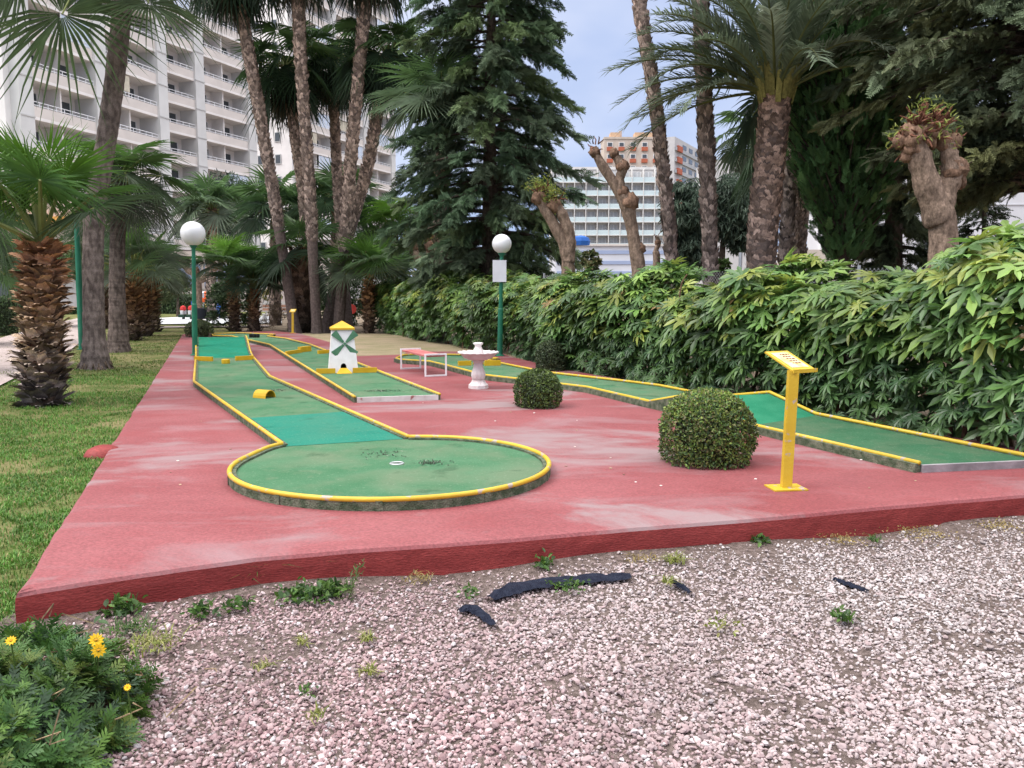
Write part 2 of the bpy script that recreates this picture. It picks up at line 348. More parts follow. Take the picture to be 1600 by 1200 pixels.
# gravel
gb = MB(); gx = np.linspace(-4, 12, 90); gy = np.linspace(.5, 10, 60)
gravm = mat('gravel_bed', (.10, .075, .065), (.22, .17, .155), 30, .95, 1, 120, .1, fine=160)
def fe_y(x): # y of platform front edge at x
    return np.interp(x, fr[:, 0], fr[:, 1], left=front[0][1])
def gz(x, y):
    dd = np.clip(1 - (fe_y(x) - y) / .5, 0, 1)
    return -.02 + .035 * dd * (1 + .6*np.sin(x*3.1) * np.cos(x*1.3)) + .012*np.sin(x*1.9+y*2.3)
X, Y = np.meshgrid(gx, gy, indexing='ij'); Z = gz(X, Y)
Z = np.where((Y > fe_y(X) + .12) & (X > -2.4), -.1, Z); Z = np.where(X < -2.6, np.minimum(Z, -.07+0*X), Z)
V = np.stack([X, Y, Z], 2).reshape(-1, 3); nc = len(gy)
gb.add(V, [[(i*nc+j, (i+1)*nc+j, (i+1)*nc+j+1, i*nc+j+1) for i in range(len(gx)-1) for j in range(nc-1)]])
tag(gb.build('gravel_path', gravm, smooth=True), kind='structure')
ico = []; t = (1+5**.5)/2
for a, c in ((-1, t), (1, t), (-1, -t), (1, -t)): ico.append((a, c, 0))
for a, c in ((-1, t), (1, t), (-1, -t), (1, -t)): ico.append((0, a, c))
for a, c in ((-1, t), (1, t), (-1, -t), (1, -t)): ico.append((c, 0, a))
ico = nrm(np.array(ico, float))
icf = [(0,11,5),(0,5,1),(0,1,7),(0,7,10),(0,10,11),(1,5,9),(5,11,4),(11,10,2),(10,7,6),(7,1,8),(3,9,4),(3,4,2),(3,2,6),(3,6,8),(3,8,9),(4,9,5),(2,4,11),(6,2,10),(8,6,7),(9,8,1)]
def rand_rot(k):
    X = rdir(k); return frames(X, rdir(k))
k = 160000
y = 2.15 + rng.random(k)**1.25 * 5.6; x = -.62*y - .6 + rng.random(k) * (1.24*y + 2.3)
x = np.maximum(x, -2.9); dist = fe_y(x) - y
ok = (dist > .03) & (rng.random(k) < np.clip((dist-.03)/.30 + .5*np.array([mnoise.noise((a*3.1, c*3.1, 77)) for a, c in zip(x, y)]), .10, 1)*np.where(np.array([mnoise.noise((a*2.2, c*2.2, 31)) for a, c in zip(x, y)]) > .33, .45, 1)) & ~((x < -2.35) & (y > 3.7))
x, y, dist = x[ok], y[ok], dist[ok]; k = len(x)
s = rng.lognormal(math.log(.0080), .32, k) * (1 + .06*(4-np.clip(y, 2, 6)))
s = np.clip(s, .0045, .019)
mr = rand_rot(k) * np.stack([s*rng.uniform(.9, 1.5, k), s*rng.uniform(.7, 1.1, k), s*rng.uniform(.5, .85, k)], 1)[:, None, :]
mr = mr * np.array([1, 1, .8])[None, :, None]
pk = np.clip((x*.9 + (y-3)*.45 + .2)/2.6, 0, 1) + np.array([mnoise.noise((a*.9, c*.9, 4)) for a, c in zip(x, y)])*.25
pk = np.clip(pk, 0, 1)[:, None]
cA = pal(k, [(.37, .25, .25), (.43, .31, .305), (.31, .20, .20), (.52, .42, .41), (.56, .50, .50), (.24, .17, .17)], [.32, .26, .14, .16, .07, .05], .18)
cB = pal(k, [(.45, .39, .375), (.52, .46, .445), (.37, .31, .295), (.42, .33, .32), (.27, .23, .22), (.62, .57, .56)], [.3, .26, .18, .12, .06, .08], .16)
cc = (cA*(1-pk) + cB*pk)*np.array((.90, .90, .92))*(1 - .3*np.clip(np.array([mnoise.noise((a*1.3, c*1.3, 14)) for a, c in zip(x, y)]), 0, 1))[:, None]
zz = gz(x, y) + s*rng.uniform(-.1, .9, k)
b = MB()
for v in range(6):
    T = ico * rng.uniform(.72, 1.15, (12, 1)); sel = np.arange(k) % 6 == v
    b.inst(T, [icf], mr[sel], np.c_[x, y, zz][sel], cc[sel])
stonem = mat('stone', (.88, .88, .88), (1.1, 1.1, 1.1), 60, .85, 0, 1, .2, attr=True)
tag(b.build('gravel', stonem), 'pink and pale grey crushed gravel', 'gravel', kind='stuff')


# ------------------------------------------------------------------ plant builders
def tubecol(pts, colA, colB): 
    t = np.linspace(0, 1, len(pts))[:, None]; return np.array(colA)*(1-t) + np.array(colB)*t
def spline(pts, n):
    """Catmull-Rom through pts"""
    p = np.asarray(pts, float); p = np.concatenate([[2*p[0]-p[1]], p, [2*p[-1]-p[-2]]]); o = []
    for u in np.linspace(0, len(p)-3-1e-6, n):
        i = int(u); t = u - i; a, b_, c, d_ = p[i:i+4]
        o.append(.5*(2*b_ + (c-a)*t + (2*a-5*b_+4*c-d_)*t*t + (3*b_-a-3*c+d_)*t**3))
    return np.array(o)
def fan_template(nseg, spread, seed, split=.5, wd=1.0):
    rg = np.random.default_rng(seed); V = []; S = []; F4 = []; F3 = []; A = np.linspace(-spread/2, spread/2, nseg)
    da = spread/(nseg-1)/2 * wd
    for i, a in enumerate(A):
        L_ = (1 - .18*abs(a/(spread/2))**2) * rg.uniform(.9, 1.06); bend = rg.normal(0, .05)
        for st in (.05, split, split + (1-split)*.55, 1.0):
            r = st*L_; h = r*math.sin(da)*.95 if st <= split else split*L_*math.sin(da)*.8*(1 - (st-split)/(1-split))**.8
            aa = a + bend*max(0, st-split)
            c, s_ = math.cos(aa), math.sin(aa)
            fold = .45*h
            dz = rg.normal(0, .02)*st
            if st < 1:
                V += [(r*c - h*s_*-1, r*s_ - h*c, fold+dz), (r*c, r*s_, -fold+dz), (r*c - h*s_, r*s_ + h*c, fold+dz)]; S += [st*L_]*3
            else: V.append((r*c, r*s_, dz)); S.append(st*L_)
        o = i*10
        F4 += [(o, o+1, o+4, o+3), (o+1, o+2, o+5, o+4), (o+3, o+4, o+7, o+6), (o+4, o+5, o+8, o+7)]; F3 += [(o+6, o+7, o+9), (o+7, o+8, o+9)]
    return np.array(V), np.array(S), F4, F3
FAN = [fan_template(50, R(316), s, .34, .86) for s in range(3)]
FANL = [fan_template(28, R(300), s+10, .36, .9) for s in range(3)]
def fan_crown(b, c, n, Rl, Lp, e0, e1, cols, seed=0, droop=.35, lo=False, az=None, petc=(.22, .25, .08), els=None, petw=.018):
    rg = np.random.default_rng(seed); c = np.array(c, float); cols = np.array(cols)
    for i in range(n):
        a = (az[i] if az is not None else i*2.39996 + rg.uniform(-.3, .3)); t = (i+.5)/n
        e = els[i] if els is not None else (e0 + (e1-e0)*t**.9 + rg.uniform(-.12, .12))
        h = np.array((math.cos(a), math.sin(a), 0)); up = np.array((0, 0, 1.)); lp = Lp*rg.uniform(.8, 1.15); rl = Rl*rg.uniform(.85, 1.12)
        pts = []
        for u in np.linspace(0, 1, 5):
            ee = e - .5*u*max(.15, math.cos(e)); pts.append((c if not pts else pts[-1] + lp/4*(h*math.cos(ee) + up*math.sin(ee))))
        pts = np.array(pts); b.tube(pts, np.linspace(petw*1.5, petw*.7, 5), 4, petc)
        e2 = e - .5*max(.15, math.cos(e)) - rg.uniform(.15, .6)
        X = h*math.cos(e2) + up*math.sin(e2); T = np.array((-h[1], h[0], 0)); Zx = np.cross(X, T); rl_ = rg.normal(0, .3)
        Y = T*math.cos(rl_) + Zx*math.sin(rl_); Z = np.cross(X, Y)
        V, S, F4, F3 = (FANL if lo else FAN)[rg.integers(3)]
        W = pts[-1] + rl*(V[:, :1]*X + V[:, 1:2]*Y + V[:, 2:]*Z*2)
        W[:, 2] -= droop*rl*np.clip(S-.25, 0, 2)**1.8 * rg.uniform(.7, 1.4)
        col = cols[min(len(cols)-1, int(t*len(cols)*.999))]*rg.uniform(.75, 1.25)
        cv = np.tile(col, (len(W), 1)); cv *= (1 + .25*np.clip(S-.7, 0, 1))[:, None]
        b.add(W, [F4, F3], cv)
    return b
YNG = [(.11, .215, .03), (.08, .165, .028), (.065, .13, .035), (.075, .12, .06), (.09, .12, .075)]
DRK = [(.07, .13, .04), (.055, .105, .038), (.05, .09, .042), (.05, .08, .048)]
GRY = [(.095, .165, .06), (.105, .155, .085), (.125, .165, .105), (.135, .165, .12)]
def boots(b, path, rad, rows, per, ln, wd, cols, out=.5, seed=0, z0=0, z1=1, tilt=None, torn=True):
    """old leaf bases round a trunk: bent tapered plates with a forked tip"""
    rg = np.random.default_rng(seed)
    T = np.array([(-.5, 0, 0), (.5, 0, 0), (.42, .12, .5), (0, .2, .52), (-.42, .12, .5), (.30, .34, .9), (0, .34, .86), (-.30, .34, .9), (.2, .62, 1.05), (-.2, .62, 1.05)])
    if not torn: T = np.array([(-.5, 0, 0), (.5, 0, 0), (.5, .06, .5), (0, .14, .5), (-.5, .06, .5), (.32, .14, .9), (0, .2, .9), (-.32, .14, .9), (.12, .16, 1.1), (-.12, .16, 1.1)])
    Fq = [(0, 1, 3, 3)]
    F4 = [(4, 3, 6, 7), (3, 2, 5, 6), (7, 6, 9, 9), (6, 5, 8, 8)]
    F4 = [(4, 3, 6, 7), (3, 2, 5, 6)]; F3 = [(0, 1, 3), (0, 3, 4), (1, 2, 3), (7, 6, 9), (6, 5, 8)]
    seg = np.linspace(z0, z1, rows); n = len(path); idx = seg*(n-1)
    pos = np.array([[np.interp(i, np.arange(n), path[:, k]) for k in range(3)] for i in idx]); rr = np.interp(idx, np.arange(n), rad)
    Ms, Os, Cs = [], [], []; cols = np.array(cols)
    for r in range(rows):
        for j in range(per):
            a = (j + .5*(r % 2))/per*2*math.pi + rg.normal(0, .12)
            o = np.array((math.cos(a), math.sin(a), 0)); tng = np.array((-o[1], o[0], 0)); up = np.array((0, 0, 1.))
            tl = out*rg.uniform(.3, 1.3); roll = rg.normal(0, .25)
            t2 = tng*math.cos(roll) + up*math.sin(roll); u2 = up*math.cos(roll) - tng*math.sin(roll)
            ax = u2*math.cos(tl) + o*math.sin(tl); oo = o*math.cos(tl) - u2*math.sin(tl)
            s_ = rg.uniform(.75, 1.25)
            Ms.append(np.stack([t2*wd*s_, oo*ln*.6*s_, ax*ln*s_], 1)); Os.append(pos[r] + o*rr[r]*.94 + up*rg.normal(0, ln*.12))
            f = seg[r]; ci = f*(len(cols)-1); i0 = int(min(ci, len(cols)-2)) if len(cols) > 1 else 0
            cc = cols[i0]*(1-(ci-i0)) + cols[min(i0+1, len(cols)-1)]*(ci-i0); Cs.append(cc*(rg.uniform(.4, 1.0) if rg.random() < .6 else rg.uniform(1.1, 1.9)))
    b.inst(T, [F4, F3], np.array(Ms), np.array(Os), np.array(Cs))
def trunk_mesh(path, rad, colA, colB, n=14, jit=.05, seed=0):
    b = MB(); b.tube(path, rad, n, tubecol(path, colA, colB), jit=jit, seed=seed); return b
def palm(label, group, base, tops, r0, r1, style, crown, flare=1.3, name='fan_palm', seed=1, rows=None, bootcol=None, cat='palm tree', per=9, bootsize=None, z0=0.02, core=None):
    """tops: list of points along the trunk above base; crown: dict for fan_crown or None"""
    base = np.array(base, float); root = thing(name, label, cat, base, group)
    path = spline([base - (0, 0, .15)] + [np.array(t, float) for t in tops], 36); Lt = np.linalg.norm(np.diff(path, axis=0), axis=1).sum()
    t = np.linspace(0, 1, 36); rad = r0 + (r1-r0)*t + r0*(flare-1)*np.exp(-t*Lt/.35)
    if style == 'smooth':
        ca, cb = core or ((.17, .135, .12), (.13, .11, .10))
        b = MB(); pth = spline(path, 150); rd = np.interp(np.linspace(0, 1, 150), t, rad) * (1 + .022*np.random.default_rng(seed).normal(size=150)); cl = tubecol(pth, ca, cb) * np.random.default_rng(seed).uniform(.8, 1.15, (150, 1))
        b.tube(pth, rd, 18, cl, jit=.025, seed=seed)
        rg = np.random.default_rng(seed)
        for _ in range(70):                                 # root fibres round the foot
            a = rg.uniform(0, 6.28); o = np.array((math.cos(a), math.sin(a), 0)); zz = rg.uniform(.0, .18)
            p = base + o*(np.interp(zz, t*Lt-.15, rad)*.98) + (0, 0, zz); b.beam(p, p + o*rg.uniform(.02, .06) - (0, 0, rg.uniform(.05, .15)), .02, .012, np.array((.16, .12, .09))*rg.uniform(.5, 1.3))
    elif style == 'shaggy':
        b = trunk_mesh(path, rad*.9, (.07, .05, .04), (.14, .07, .04), seed=seed)
        bs = bootsize or (.30, .17)
        boots(b, path, rad*.9, rows or int(Lt/.085), per, bs[0], bs[1], bootcol or [(.15, .12, .11), (.27, .20, .15), (.33, .20, .11), (.36, .21, .11), (.38, .19, .09)], .95, seed, z0, .98)
    elif style == 'ridged':
        ca, cb = core or ((.10, .08, .075), (.17, .12, .10))
        b = trunk_mesh(path, rad*.86, ca, cb, seed=seed)
        boots(b, path, rad*.86, rows or int(Lt/.12), per, *(bootsize or (.17, .15)), bootcol or [(.15, .125, .115), (.22, .165, .14), (.25, .175, .14), (.21, .135, .10)], .30, seed, z0, .99, torn=False)
    b.build('trunk', M['grey_bark'] if style == 'smooth' else M['boot'], root, base, smooth=(style == 'smooth'))
    if crown:
        cb_ = MB(); cr = dict(crown); cr.setdefault('c', path[-1]); cr.setdefault('seed', seed); sk = cr.pop('skirt', 0)
        fan_crown(cb_, **cr)
        if sk:
            fan_crown(cb_, cr['c'] - np.array((0, 0, .25)), sk, cr['Rl']*.9, cr['Lp']*.7, -.7, -1.25, [(.05, .055, .035), (.10, .085, .05)], cr['seed']+5, .5, cr.get('lo', False))
        cb_.build('crown', M['leaf'], root, base)
    return root
# conifer spray: an axis with drooping side twigs
def spray_template(pairs=8, side=.42, droop=.25, w_=.05, seed=0, layers=1):
    rg = np.random.default_rng(seed); V = []; F4 = []
    def blade(a, b_, wd, nrmv):
        a = np.array(a, float); b_ = np.array(b_, float); d_ = b_-a; s_ = nrm(np.cross(d_, nrmv))*wd; m = a + d_*.45
        o = len(V); V.extend([a - s_*.3, m - s_, b_, m + s_]); F4.append((o, o+1, o+2, o+3))
    for i in range(pairs):
        u = (i+.6)/pairs; p = np.array((u, 0, -droop*u*u)); L_ = side*(1-.65*u)*rg.uniform(.75, 1.2)
        for sg in (-1, 1):
            q = p + np.array((L_*.65, sg*L_*.8, -droop*L_*rg.uniform(.4, 1.6)))
            blade(p, q, w_*rg.uniform(.7, 1.2), (0, .3*sg, 1)); blade(p*.97, p*.97 + (q-p)*.7 + (0, 0, rg.uniform(.03, .10)), w_*.8, (0, .6*sg, .8))
    blade((0, 0, 0), (.5, 0, -droop*.2), w_*.8, (0, 0, 1)); blade((.45, 0, -droop*.18), (1.08, 0, -droop*1.1), w_*.8, (0, 0, 1))
    return np.array(V), [F4]
SPR = [spray_template(seed=s, pairs=7+s) for s in range(3)]
SPRH = [spray_template(seed=s+20, pairs=7, side=.36, droop=.75, w_=.045) for s in range(3)]
def conifer(label, base, top, zlow, prof, nbr, cols, seed, name='conifer_tree', cat='conifer', trunk_r=.25, sz=.42, per=30, hang=.35, upw=.15, tmpl=None, group=None, trunkcol=(.10, .075, .06), bdroop=.5, narrow=False, xs=None):
    rg = np.random.default_rng(seed); base = np.array(base, float); top = np.array(top, float); root = thing(name, label, cat, base, group)
    ax = spline([base, (base+top)/2 + rg.normal(0, .05, 3)*(1, 1, 0), top], 20)
    tb = MB(); tb.tube(ax, np.linspace(trunk_r, .03, 20), 9, trunkcol, jit=.08, seed=seed)
    Ms, Os, Cs, Ti = [], [], [], []; cols = np.array(cols); tm = tmpl or SPR
    for i in range(nbr):
        u = (i + rg.random())/nbr; z = zlow + (top[2]-zlow)*u
        c = np.array([np.interp(z, ax[:, 2], ax[:, k]) for k in range(3)]); L_ = np.interp(u, *prof)*rg.uniform(.62, 1.12); a = i*2.39996 + rg.normal(0, .35)
        if xs is not None: L_ *= 1 + xs*math.cos(a)
        h = np.array((math.cos(a), math.sin(a), 0)); tt = np.array((-h[1], h[0], 0)); k = 7; pts = []
        for s_ in np.linspace(0, 1, k): pts.append(c + h*L_*s_ + np.array((0, 0, L_*(upw*s_ - bdroop*s_*s_))))
        pts = np.array(pts); tb.tube(pts, np.linspace(trunk_r*.22*(1-u)+.012, .006, k), 4, np.array(trunkcol)*.9)
        bright = rg.uniform(.7, 1.3); base_c = cols[rg.integers(len(cols))]
        n = max(6, int(per*(.35+L_/max(prof[1]))))
        for j in range(n):
            s_ = rg.uniform(.16, 1.0)**.75; p = np.array([np.interp(s_, np.linspace(0, 1, k), pts[:, m]) for m in range(3)])
            sd = rg.choice((-1, 1)); dirv = nrm(h*rg.uniform(.25, 1.1) + tt*sd*rg.uniform(.1, 1.0)*(1-.4*s_) + np.array((0, 0, rg.uniform(-hang-.35, .3-hang*.4))))
            if narrow: dirv = nrm(h*rg.uniform(.2, .6) + tt*sd*rg.uniform(0, .5) + np.array((0, 0, rg.uniform(.6, 1.3))))
            Z = nrm(np.array((0, 0, 1.)) + rg.normal(0, .75, 3)); X = dirv; Z = nrm(Z - X*(X @ Z)); Y = np.cross(Z, X); ss = sz*rg.uniform(.6, 1.25)
            Ms.append(np.stack([X, Y, Z], 1)*ss); Os.append(p + rg.normal(0, .06, 3)); Cs.append(base_c*bright*rg.uniform(.75, 1.25)); Ti.append(rg.integers(3))
    cb = MB(); Ms, Os, Cs, Ti = map(np.array, (Ms, Os, Cs, Ti))
    for t in range(3):
        s_ = Ti == t
        if s_.any(): cb.inst(tm[t][0], tm[t][1], Ms[s_], Os[s_], Cs[s_])
    tb.build('trunk', M['bark'], root, base); cb.build('crown', M['needle'], root, base); return root
# small simple leaf (two folded halves) and leafy masses
LEAF = (np.array([(0, 0, 0), (.35, -.26, .06), (.4, 0, -.02), (.35, .26, .06), (.75, -.2, .04), (.78, 0, -.03), (.75, .2, .04), (1.05, 0, -.1)]),
        [[(0, 1, 2), (0, 2, 3), (4, 7, 5), (5, 7, 6)], [(1, 4, 5, 2), (2, 5, 6, 3)]])
NARROW = (LEAF[0]*np.array((1, .4, 1)), LEAF[1])
def leaf_cloud(b, pts, nor, size, cols, tmpl=LEAF, wild=.7, jit=.3, grav=0):
    k = len(pts); X = nrm(rdir(k)*wild + np.cross(nor, rdir(k)) + nor*.35 + np.array((0, 0, -grav))); mz = frames(X, nor + rdir(k)*wild)
    s_ = size*rng.uniform(1-jit, 1+jit, k); b.inst(tmpl[0], tmpl[1], mz*s_[:, None, None], pts, cols); return b
def ellip(k, c, r, shell=.5):
    n = rdir(k); rr = shell + (1-shell)*rng.random(k)**.5; return np.array(c) + n*rr[:, None]*np.array(r), nrm(n/np.array(r))
def bushy(name, label, cat, base, blobs, nleaf, size, cols, trunk=None, group=None, tmpl=LEAF, grav=0, m='leaf', part='foliage'):
    """blobs: list of (centre, radii); clumps are scattered inside each blob so that gaps stay between them"""
    base = np.array(base, float); root = thing(name, label, cat, base, group); b = MB(); tot = sum(np.prod(r)**(2/3) for _, r in blobs)
    for c, r in blobs:
        k = int(nleaf*np.prod(r)**(2/3)/tot); nc = max(5, k//45); cp, cn = ellip(nc, c, r, .35); rs = np.mean(r)*.34
        own = rng.integers(nc, size=k); off = rdir(k)*(rng.random(k)**.45)[:, None]*rs*np.array((1, 1, .7)); tone = rng.uniform(.65, 1.35, nc)
        leaf_cloud(b, cp[own] + off, nrm(cn[own]*.5 + off/rs + (0, 0, .5)), size, pal(k, cols)*tone[own][:, None], tmpl, grav=grav)
    if trunk:
        t = MB()
        for pts, r0, r1 in trunk: t.tube(spline(pts, 10), np.linspace(r0, r1, 10), 7, (.13, .10, .085), jit=.08)
        t.build('trunk', M['bark'], root, base)
    b.build(part, M[m], root, base); return root

# ------------------------------------------------------------------ minigolf lanes
ZC, ZR, RR = .235, .258, .0195        # carpet height, rail centre, rail radius
def carpetmat(name, c1, c2, c3):
    m = mat(name, c1, c2, 1.7, .95, .6, 170, .05, stretch=(1, 1.6, 1), fine=210, chips=None)
    n = m.node_tree; l = n.links.new; b = n.nodes["Principled BSDF"]; src = b.inputs['Base Color'].links[0].from_socket
    tc = n.nodes.new("ShaderNodeTexCoord"); cur = src
    for sc_, p0, p1, c, a in ((1.4, .46, .66, c3, .75), (7, .52, .72, c3, .5), (3.3, .62, .70, tuple(v*.45 for v in c1), .45), (38, .60, .72, (.30, .36, .27), .35)):
        z = n.nodes.new("ShaderNodeTexNoise"); z.inputs['Scale'].default_value = sc_; z.inputs['Detail'].default_value = 6; l(tc.outputs['Object'], z.inputs[0])
        q = n.nodes.new("ShaderNodeMapRange"); q.inputs[1].default_value = p0; q.inputs[2].default_value = p1; q.inputs[4].default_value = a; l(z.outputs[0], q.inputs[0])
        x = n.nodes.new("ShaderNodeMixRGB"); l(q.outputs[0], x.inputs[0]); l(cur, x.inputs[1]); x.inputs[2].default_value = (*c, 1); cur = x.outputs[0]
    l(cur, b.inputs['Base Color']); return m
M['carpet'] = carpetmat('worn_green_carpet', (.066, .17, .088), (.095, .205, .115), (.15, .20, .125))
M['carpet_dark'] = carpetmat('green_carpet', (.04, .125, .065), (.058, .15, .08), (.10, .15, .09))
M['teal'] = carpetmat('teal_carpet', (.026, .195, .14), (.036, .22, .155), (.06, .20, .14))
M['teal_dark'] = carpetmat('deep_green_ramp_felt', (.015, .19, .115), (.022, .22, .14), (.03, .18, .10))
def rail(b, pts, r=RR, n=9): return b.tube(pts, r, n, cap=True)
def wallstrip(b, pts, z0=.15, z1=ZR-.005, th=.05, side=1):
    """low concrete kerb under a rail (pts carry their own rail height)"""
    pts = np.asarray(pts, float); t = nrm(np.gradient(pts, axis=0)); nn = np.c_[-t[:, 1], t[:, 0], t[:, 2]*0]; nn = nrm(nn)
    top = pts[:, 2] - ZR + z1; V = []
    for p, q, z in zip(pts, nn, top):
        V += [(*(p + q*.012*side)[:2], z0), (*(p + q*.012*side)[:2], z), (*(p - q*th*side)[:2], z), (*(p - q*th*side)[:2], z0)]
    f = []
    for i in range(len(pts)-1):
        for j in range(3): f.append((i*4+j, i*4+j+1, (i+1)*4+j+1, (i+1)*4+j))
    e = (len(pts)-1)*4
    return b.add(V, [f + [(0, 1, 2, 3), (e+3, e+2, e+1, e)]])
def line(a, b_, n): return np.array([a + (b_-a)*i/n for i in range(n+1)])
def tufts(name, px, spread, k, parent, z=ZC):
    c = G(*px, z); x = c + np.c_[rng.normal(0, spread[0], k), rng.normal(0, spread[1], k), np.full(k, .001)]
    b = blades(name, x, .016, pal(k, [(.02, .035, .02), (.05, .05, .035), (.28, .30, .24)], [.6, .25, .15]), .005, lean=2.5)
    return b.build(name, M['leaf'], parent, parent.location)

# lane with the round end
zr = ZR
A0, A1, A2 = [G(*p, zr+.008) for p in ((306, 557), (303, 595), (441, 692))]; B2, B1, B0 = [G(*p, zr+.008) for p in ((639, 681), (422, 587), (395, 556))]
px = [(410,702),(380,715),(365,729),(363,738),(372,750),(400,763),(450,773),(533,777),(620,777),(700,774),(760,766),(820,750),(848,735),(857,722),(845,707),(810,695),(760,686),(700,681.5),(665,681)]
q = np.array([G(*p, zr+.008) for p in px])[:, :2]; cc0 = np.array((-.965, 6.72)); ang = np.unwrap(np.arctan2(*(q-cc0).T[::-1])); rad = np.linalg.norm(q-cc0, axis=1)
Bs = lambda a: np.c_[np.ones_like(a), np.cos(a), np.sin(a), np.cos(2*a), np.sin(2*a)]
cf = np.linalg.lstsq(Bs(ang), rad, rcond=None)[0]
a0 = math.atan2(*(A2[:2]-cc0)[::-1]); a1 = math.atan2(*(B2[:2]-cc0)[::-1])
while a1 < a0: a1 += 2*math.pi
aa = np.linspace(a0, a1, 90)[1:-1]; rr_ = Bs(aa) @ cf
# blend to the exact corners at both ends
for k_, (pt, s_) in enumerate(((A2, 0), (B2, -1))):
    e_ = np.linalg.norm(pt[:2]-cc0) - (Bs(np.array([a0 if s_ == 0 else a1])) @ cf)[0]; u = np.abs(aa - (a0 if s_ == 0 else a1)); rr_ = rr_ + e_*np.exp(-(u/.25)**2)
arc = np.c_[cc0[0]+rr_*np.cos(aa), cc0[1]+rr_*np.sin(aa), np.full(len(aa), zr)]
for p in (A0, A1, A2, B0, B1, B2): p[2] = zr
dl = nrm(A0-A1); dl[2] = 0; perp = B0 - A0
prof = [(0., 0.), (.5, .02), (1.0, .065), (1.5, .14), (2.05, .238), (2.12, .245), (2.5, .282), (2.7, .285), (3.3, .0)]
LB = [A0 + dl*s + (0, 0, h) for s, h in prof]; RB = [A0 + perp + dl*s + (0, 0, h) for s, h in prof]
left_pts = np.array(LB[::-1] + [A1, A2]); right_pts = np.array([B2, B1] + RB)
lane = thing('minigolf_lane', 'long green minigolf lane with a round putting end and a teal strip, on the left', 'minigolf lane', (float(cc0[0]), float(cc0[1]), .18), 'minigolf lanes on the red platform')
lo = lane.location
poly = np.concatenate([[A1, A2], arc, [B2, B1, B0, A0]]); b = MB(); b.add(np.c_[poly[:, :2], np.full(len(poly), ZC)], [[tuple(range(len(poly)))]]); b.build('carpet', M['carpet'], lane, lo)
def on(a, b_, y):  # point on segment a-b at given pixel row (search)
    best = min((abs((600 - 0) - 0), 0) for _ in [0]); ts = np.linspace(0, 1, 400)
    def row(p): v = np.array(p) - (0, 0, H); d_ = v @ ray(800, 600); u_ = v @ np.array((0, math.sin(P), math.cos(P))); return 600 - F*u_/d_
    i = min(range(400), key=lambda i: abs(row(a + (b_-a)*ts[i]) - y)); return a + (b_-a)*ts[i]
tl, tr = on(A1, A2, 651), on(B1, B2, 640)
b = MB(); V = np.array([tl, A2 + (A2-tl)*.02, B2 + (tr-B2)*.005, tr]); b.add(np.c_[V[:, :2], np.full(4, ZC+.003)], [[(0, 1, 2, 3)]]); b.build('teal_strip', M['teal'], lane, lo)
b = MB(); n_ = len(prof); V = []
for p, q in zip(LB, RB): V += [(*p[:2], p[2]-zr+ZC), (*q[:2], q[2]-zr+ZC)]
b.add(V, [[(2*i, 2*i+1, 2*i+3, 2*i+2) for i in range(n_-1)]]); b.build('ramp', M['teal_dark'], lane, lo)
b = MB(); wallstrip(b, left_pts, side=-1); wallstrip(b, np.concatenate([[A2], arc, [B2]]), side=-1); wallstrip(b, right_pts, side=-1)
for i in range(4, 88, 11): p = arc[i]; o = nrm(np.array((*(p[:2]-cc0), 0))); b.box((p[0]+o[0]*.012, p[1]+o[1]*.012, .2), (.012, .05, .1), math.atan2(o[1], o[0]))
b.build('kerb', M['concrete'], lane, lo)
b = MB(); rail(b, np.concatenate([left_pts[:-1], [A2 - nrm(A2-A1)*.02, A2], arc[:], [B2]])); rail(b, right_pts[0:]); b.build('rail', M['yellow'], lane, lo, smooth=True)
def barrier(parent, pxa, pxb, h, th=.05, z=ZC, name='barrier'):
    a = G(*pxa, z); c = G(*pxb, z); b = MB(); b.beam(a + (0, 0, h/2+.002), c + (0, 0, h/2+.002), th, h); return b.build(name, M['yellow2'], parent, parent.location)
barrier(lane, (304.5, 563.5), (332, 564.5), .085); barrier(lane, (368, 563.5), (396, 562), .085)
b = MB(); c = G(353, 568, ZC); b.lathe([(.075, 0), (.08, .02), (.08, .075), (.07, .085), (.0, .086)], 7, (c[0], c[1], ZC)); b.build('block', M['yellow2'], lane, lo)
b = MB(); c = G(413, 621, ZC); dx = np.array((.88, -.47, 0)); sd = np.array((.47, .88, 0)); V = []
for u in (-.11, .11):
    for r_ in (.098, .088):
        for t_ in np.linspace(0, math.pi, 10): V.append(c + dx*u + sd*r_*math.cos(t_) + np.array((0, 0, .001+r_*math.sin(t_)*1.05)))
f = []
for i in range(9): f += [(i, i+1, 21+i, 20+i), (11+i, 10+i, 30+i, 31+i), (10+i, 11+i, i+1, i), (20+i, 21+i, 31+i, 30+i)]
b.add(V, [f]); b.build('tunnel', M['yellow2'], lane, lo)
b = MB(); c = G(620, 724.5, ZC+.001); b.tube([c + (.055*math.cos(t), .055*math.sin(t), .003) for t in np.linspace(0, 6.283, 20, endpoint=False)], .006, 5, closed=True); b.build('cup_ring', M['metal'], lane, lo)
b = MB(); b.lathe([(.05, 0), (.05, .002)], 16, tuple(c)); b.build('cup', mat('cup_hole', (.06, .07, .06), (.1, .12, .1), 10), lane, lo)
tufts('dry_litter', (677, 723), (.06, .05), 70, lane); tufts('dry_litter', (600, 710), (.10, .10), 55, lane); tufts('dry_litter', (437, 610), (.12, .10), 60, lane)
def circlepatch(c, r, m, n=12, seed=0):
    rg = np.random.default_rng(seed); b = MB(); a = np.linspace(0, 6.283, n, endpoint=False); rr = r*rg.uniform(.6, 1.2, n)
    b.add(np.c_[c[0]+rr*np.cos(a), c[1]+rr*np.sin(a), np.full(n, c[2])], [[tuple(range(n))]]); return b
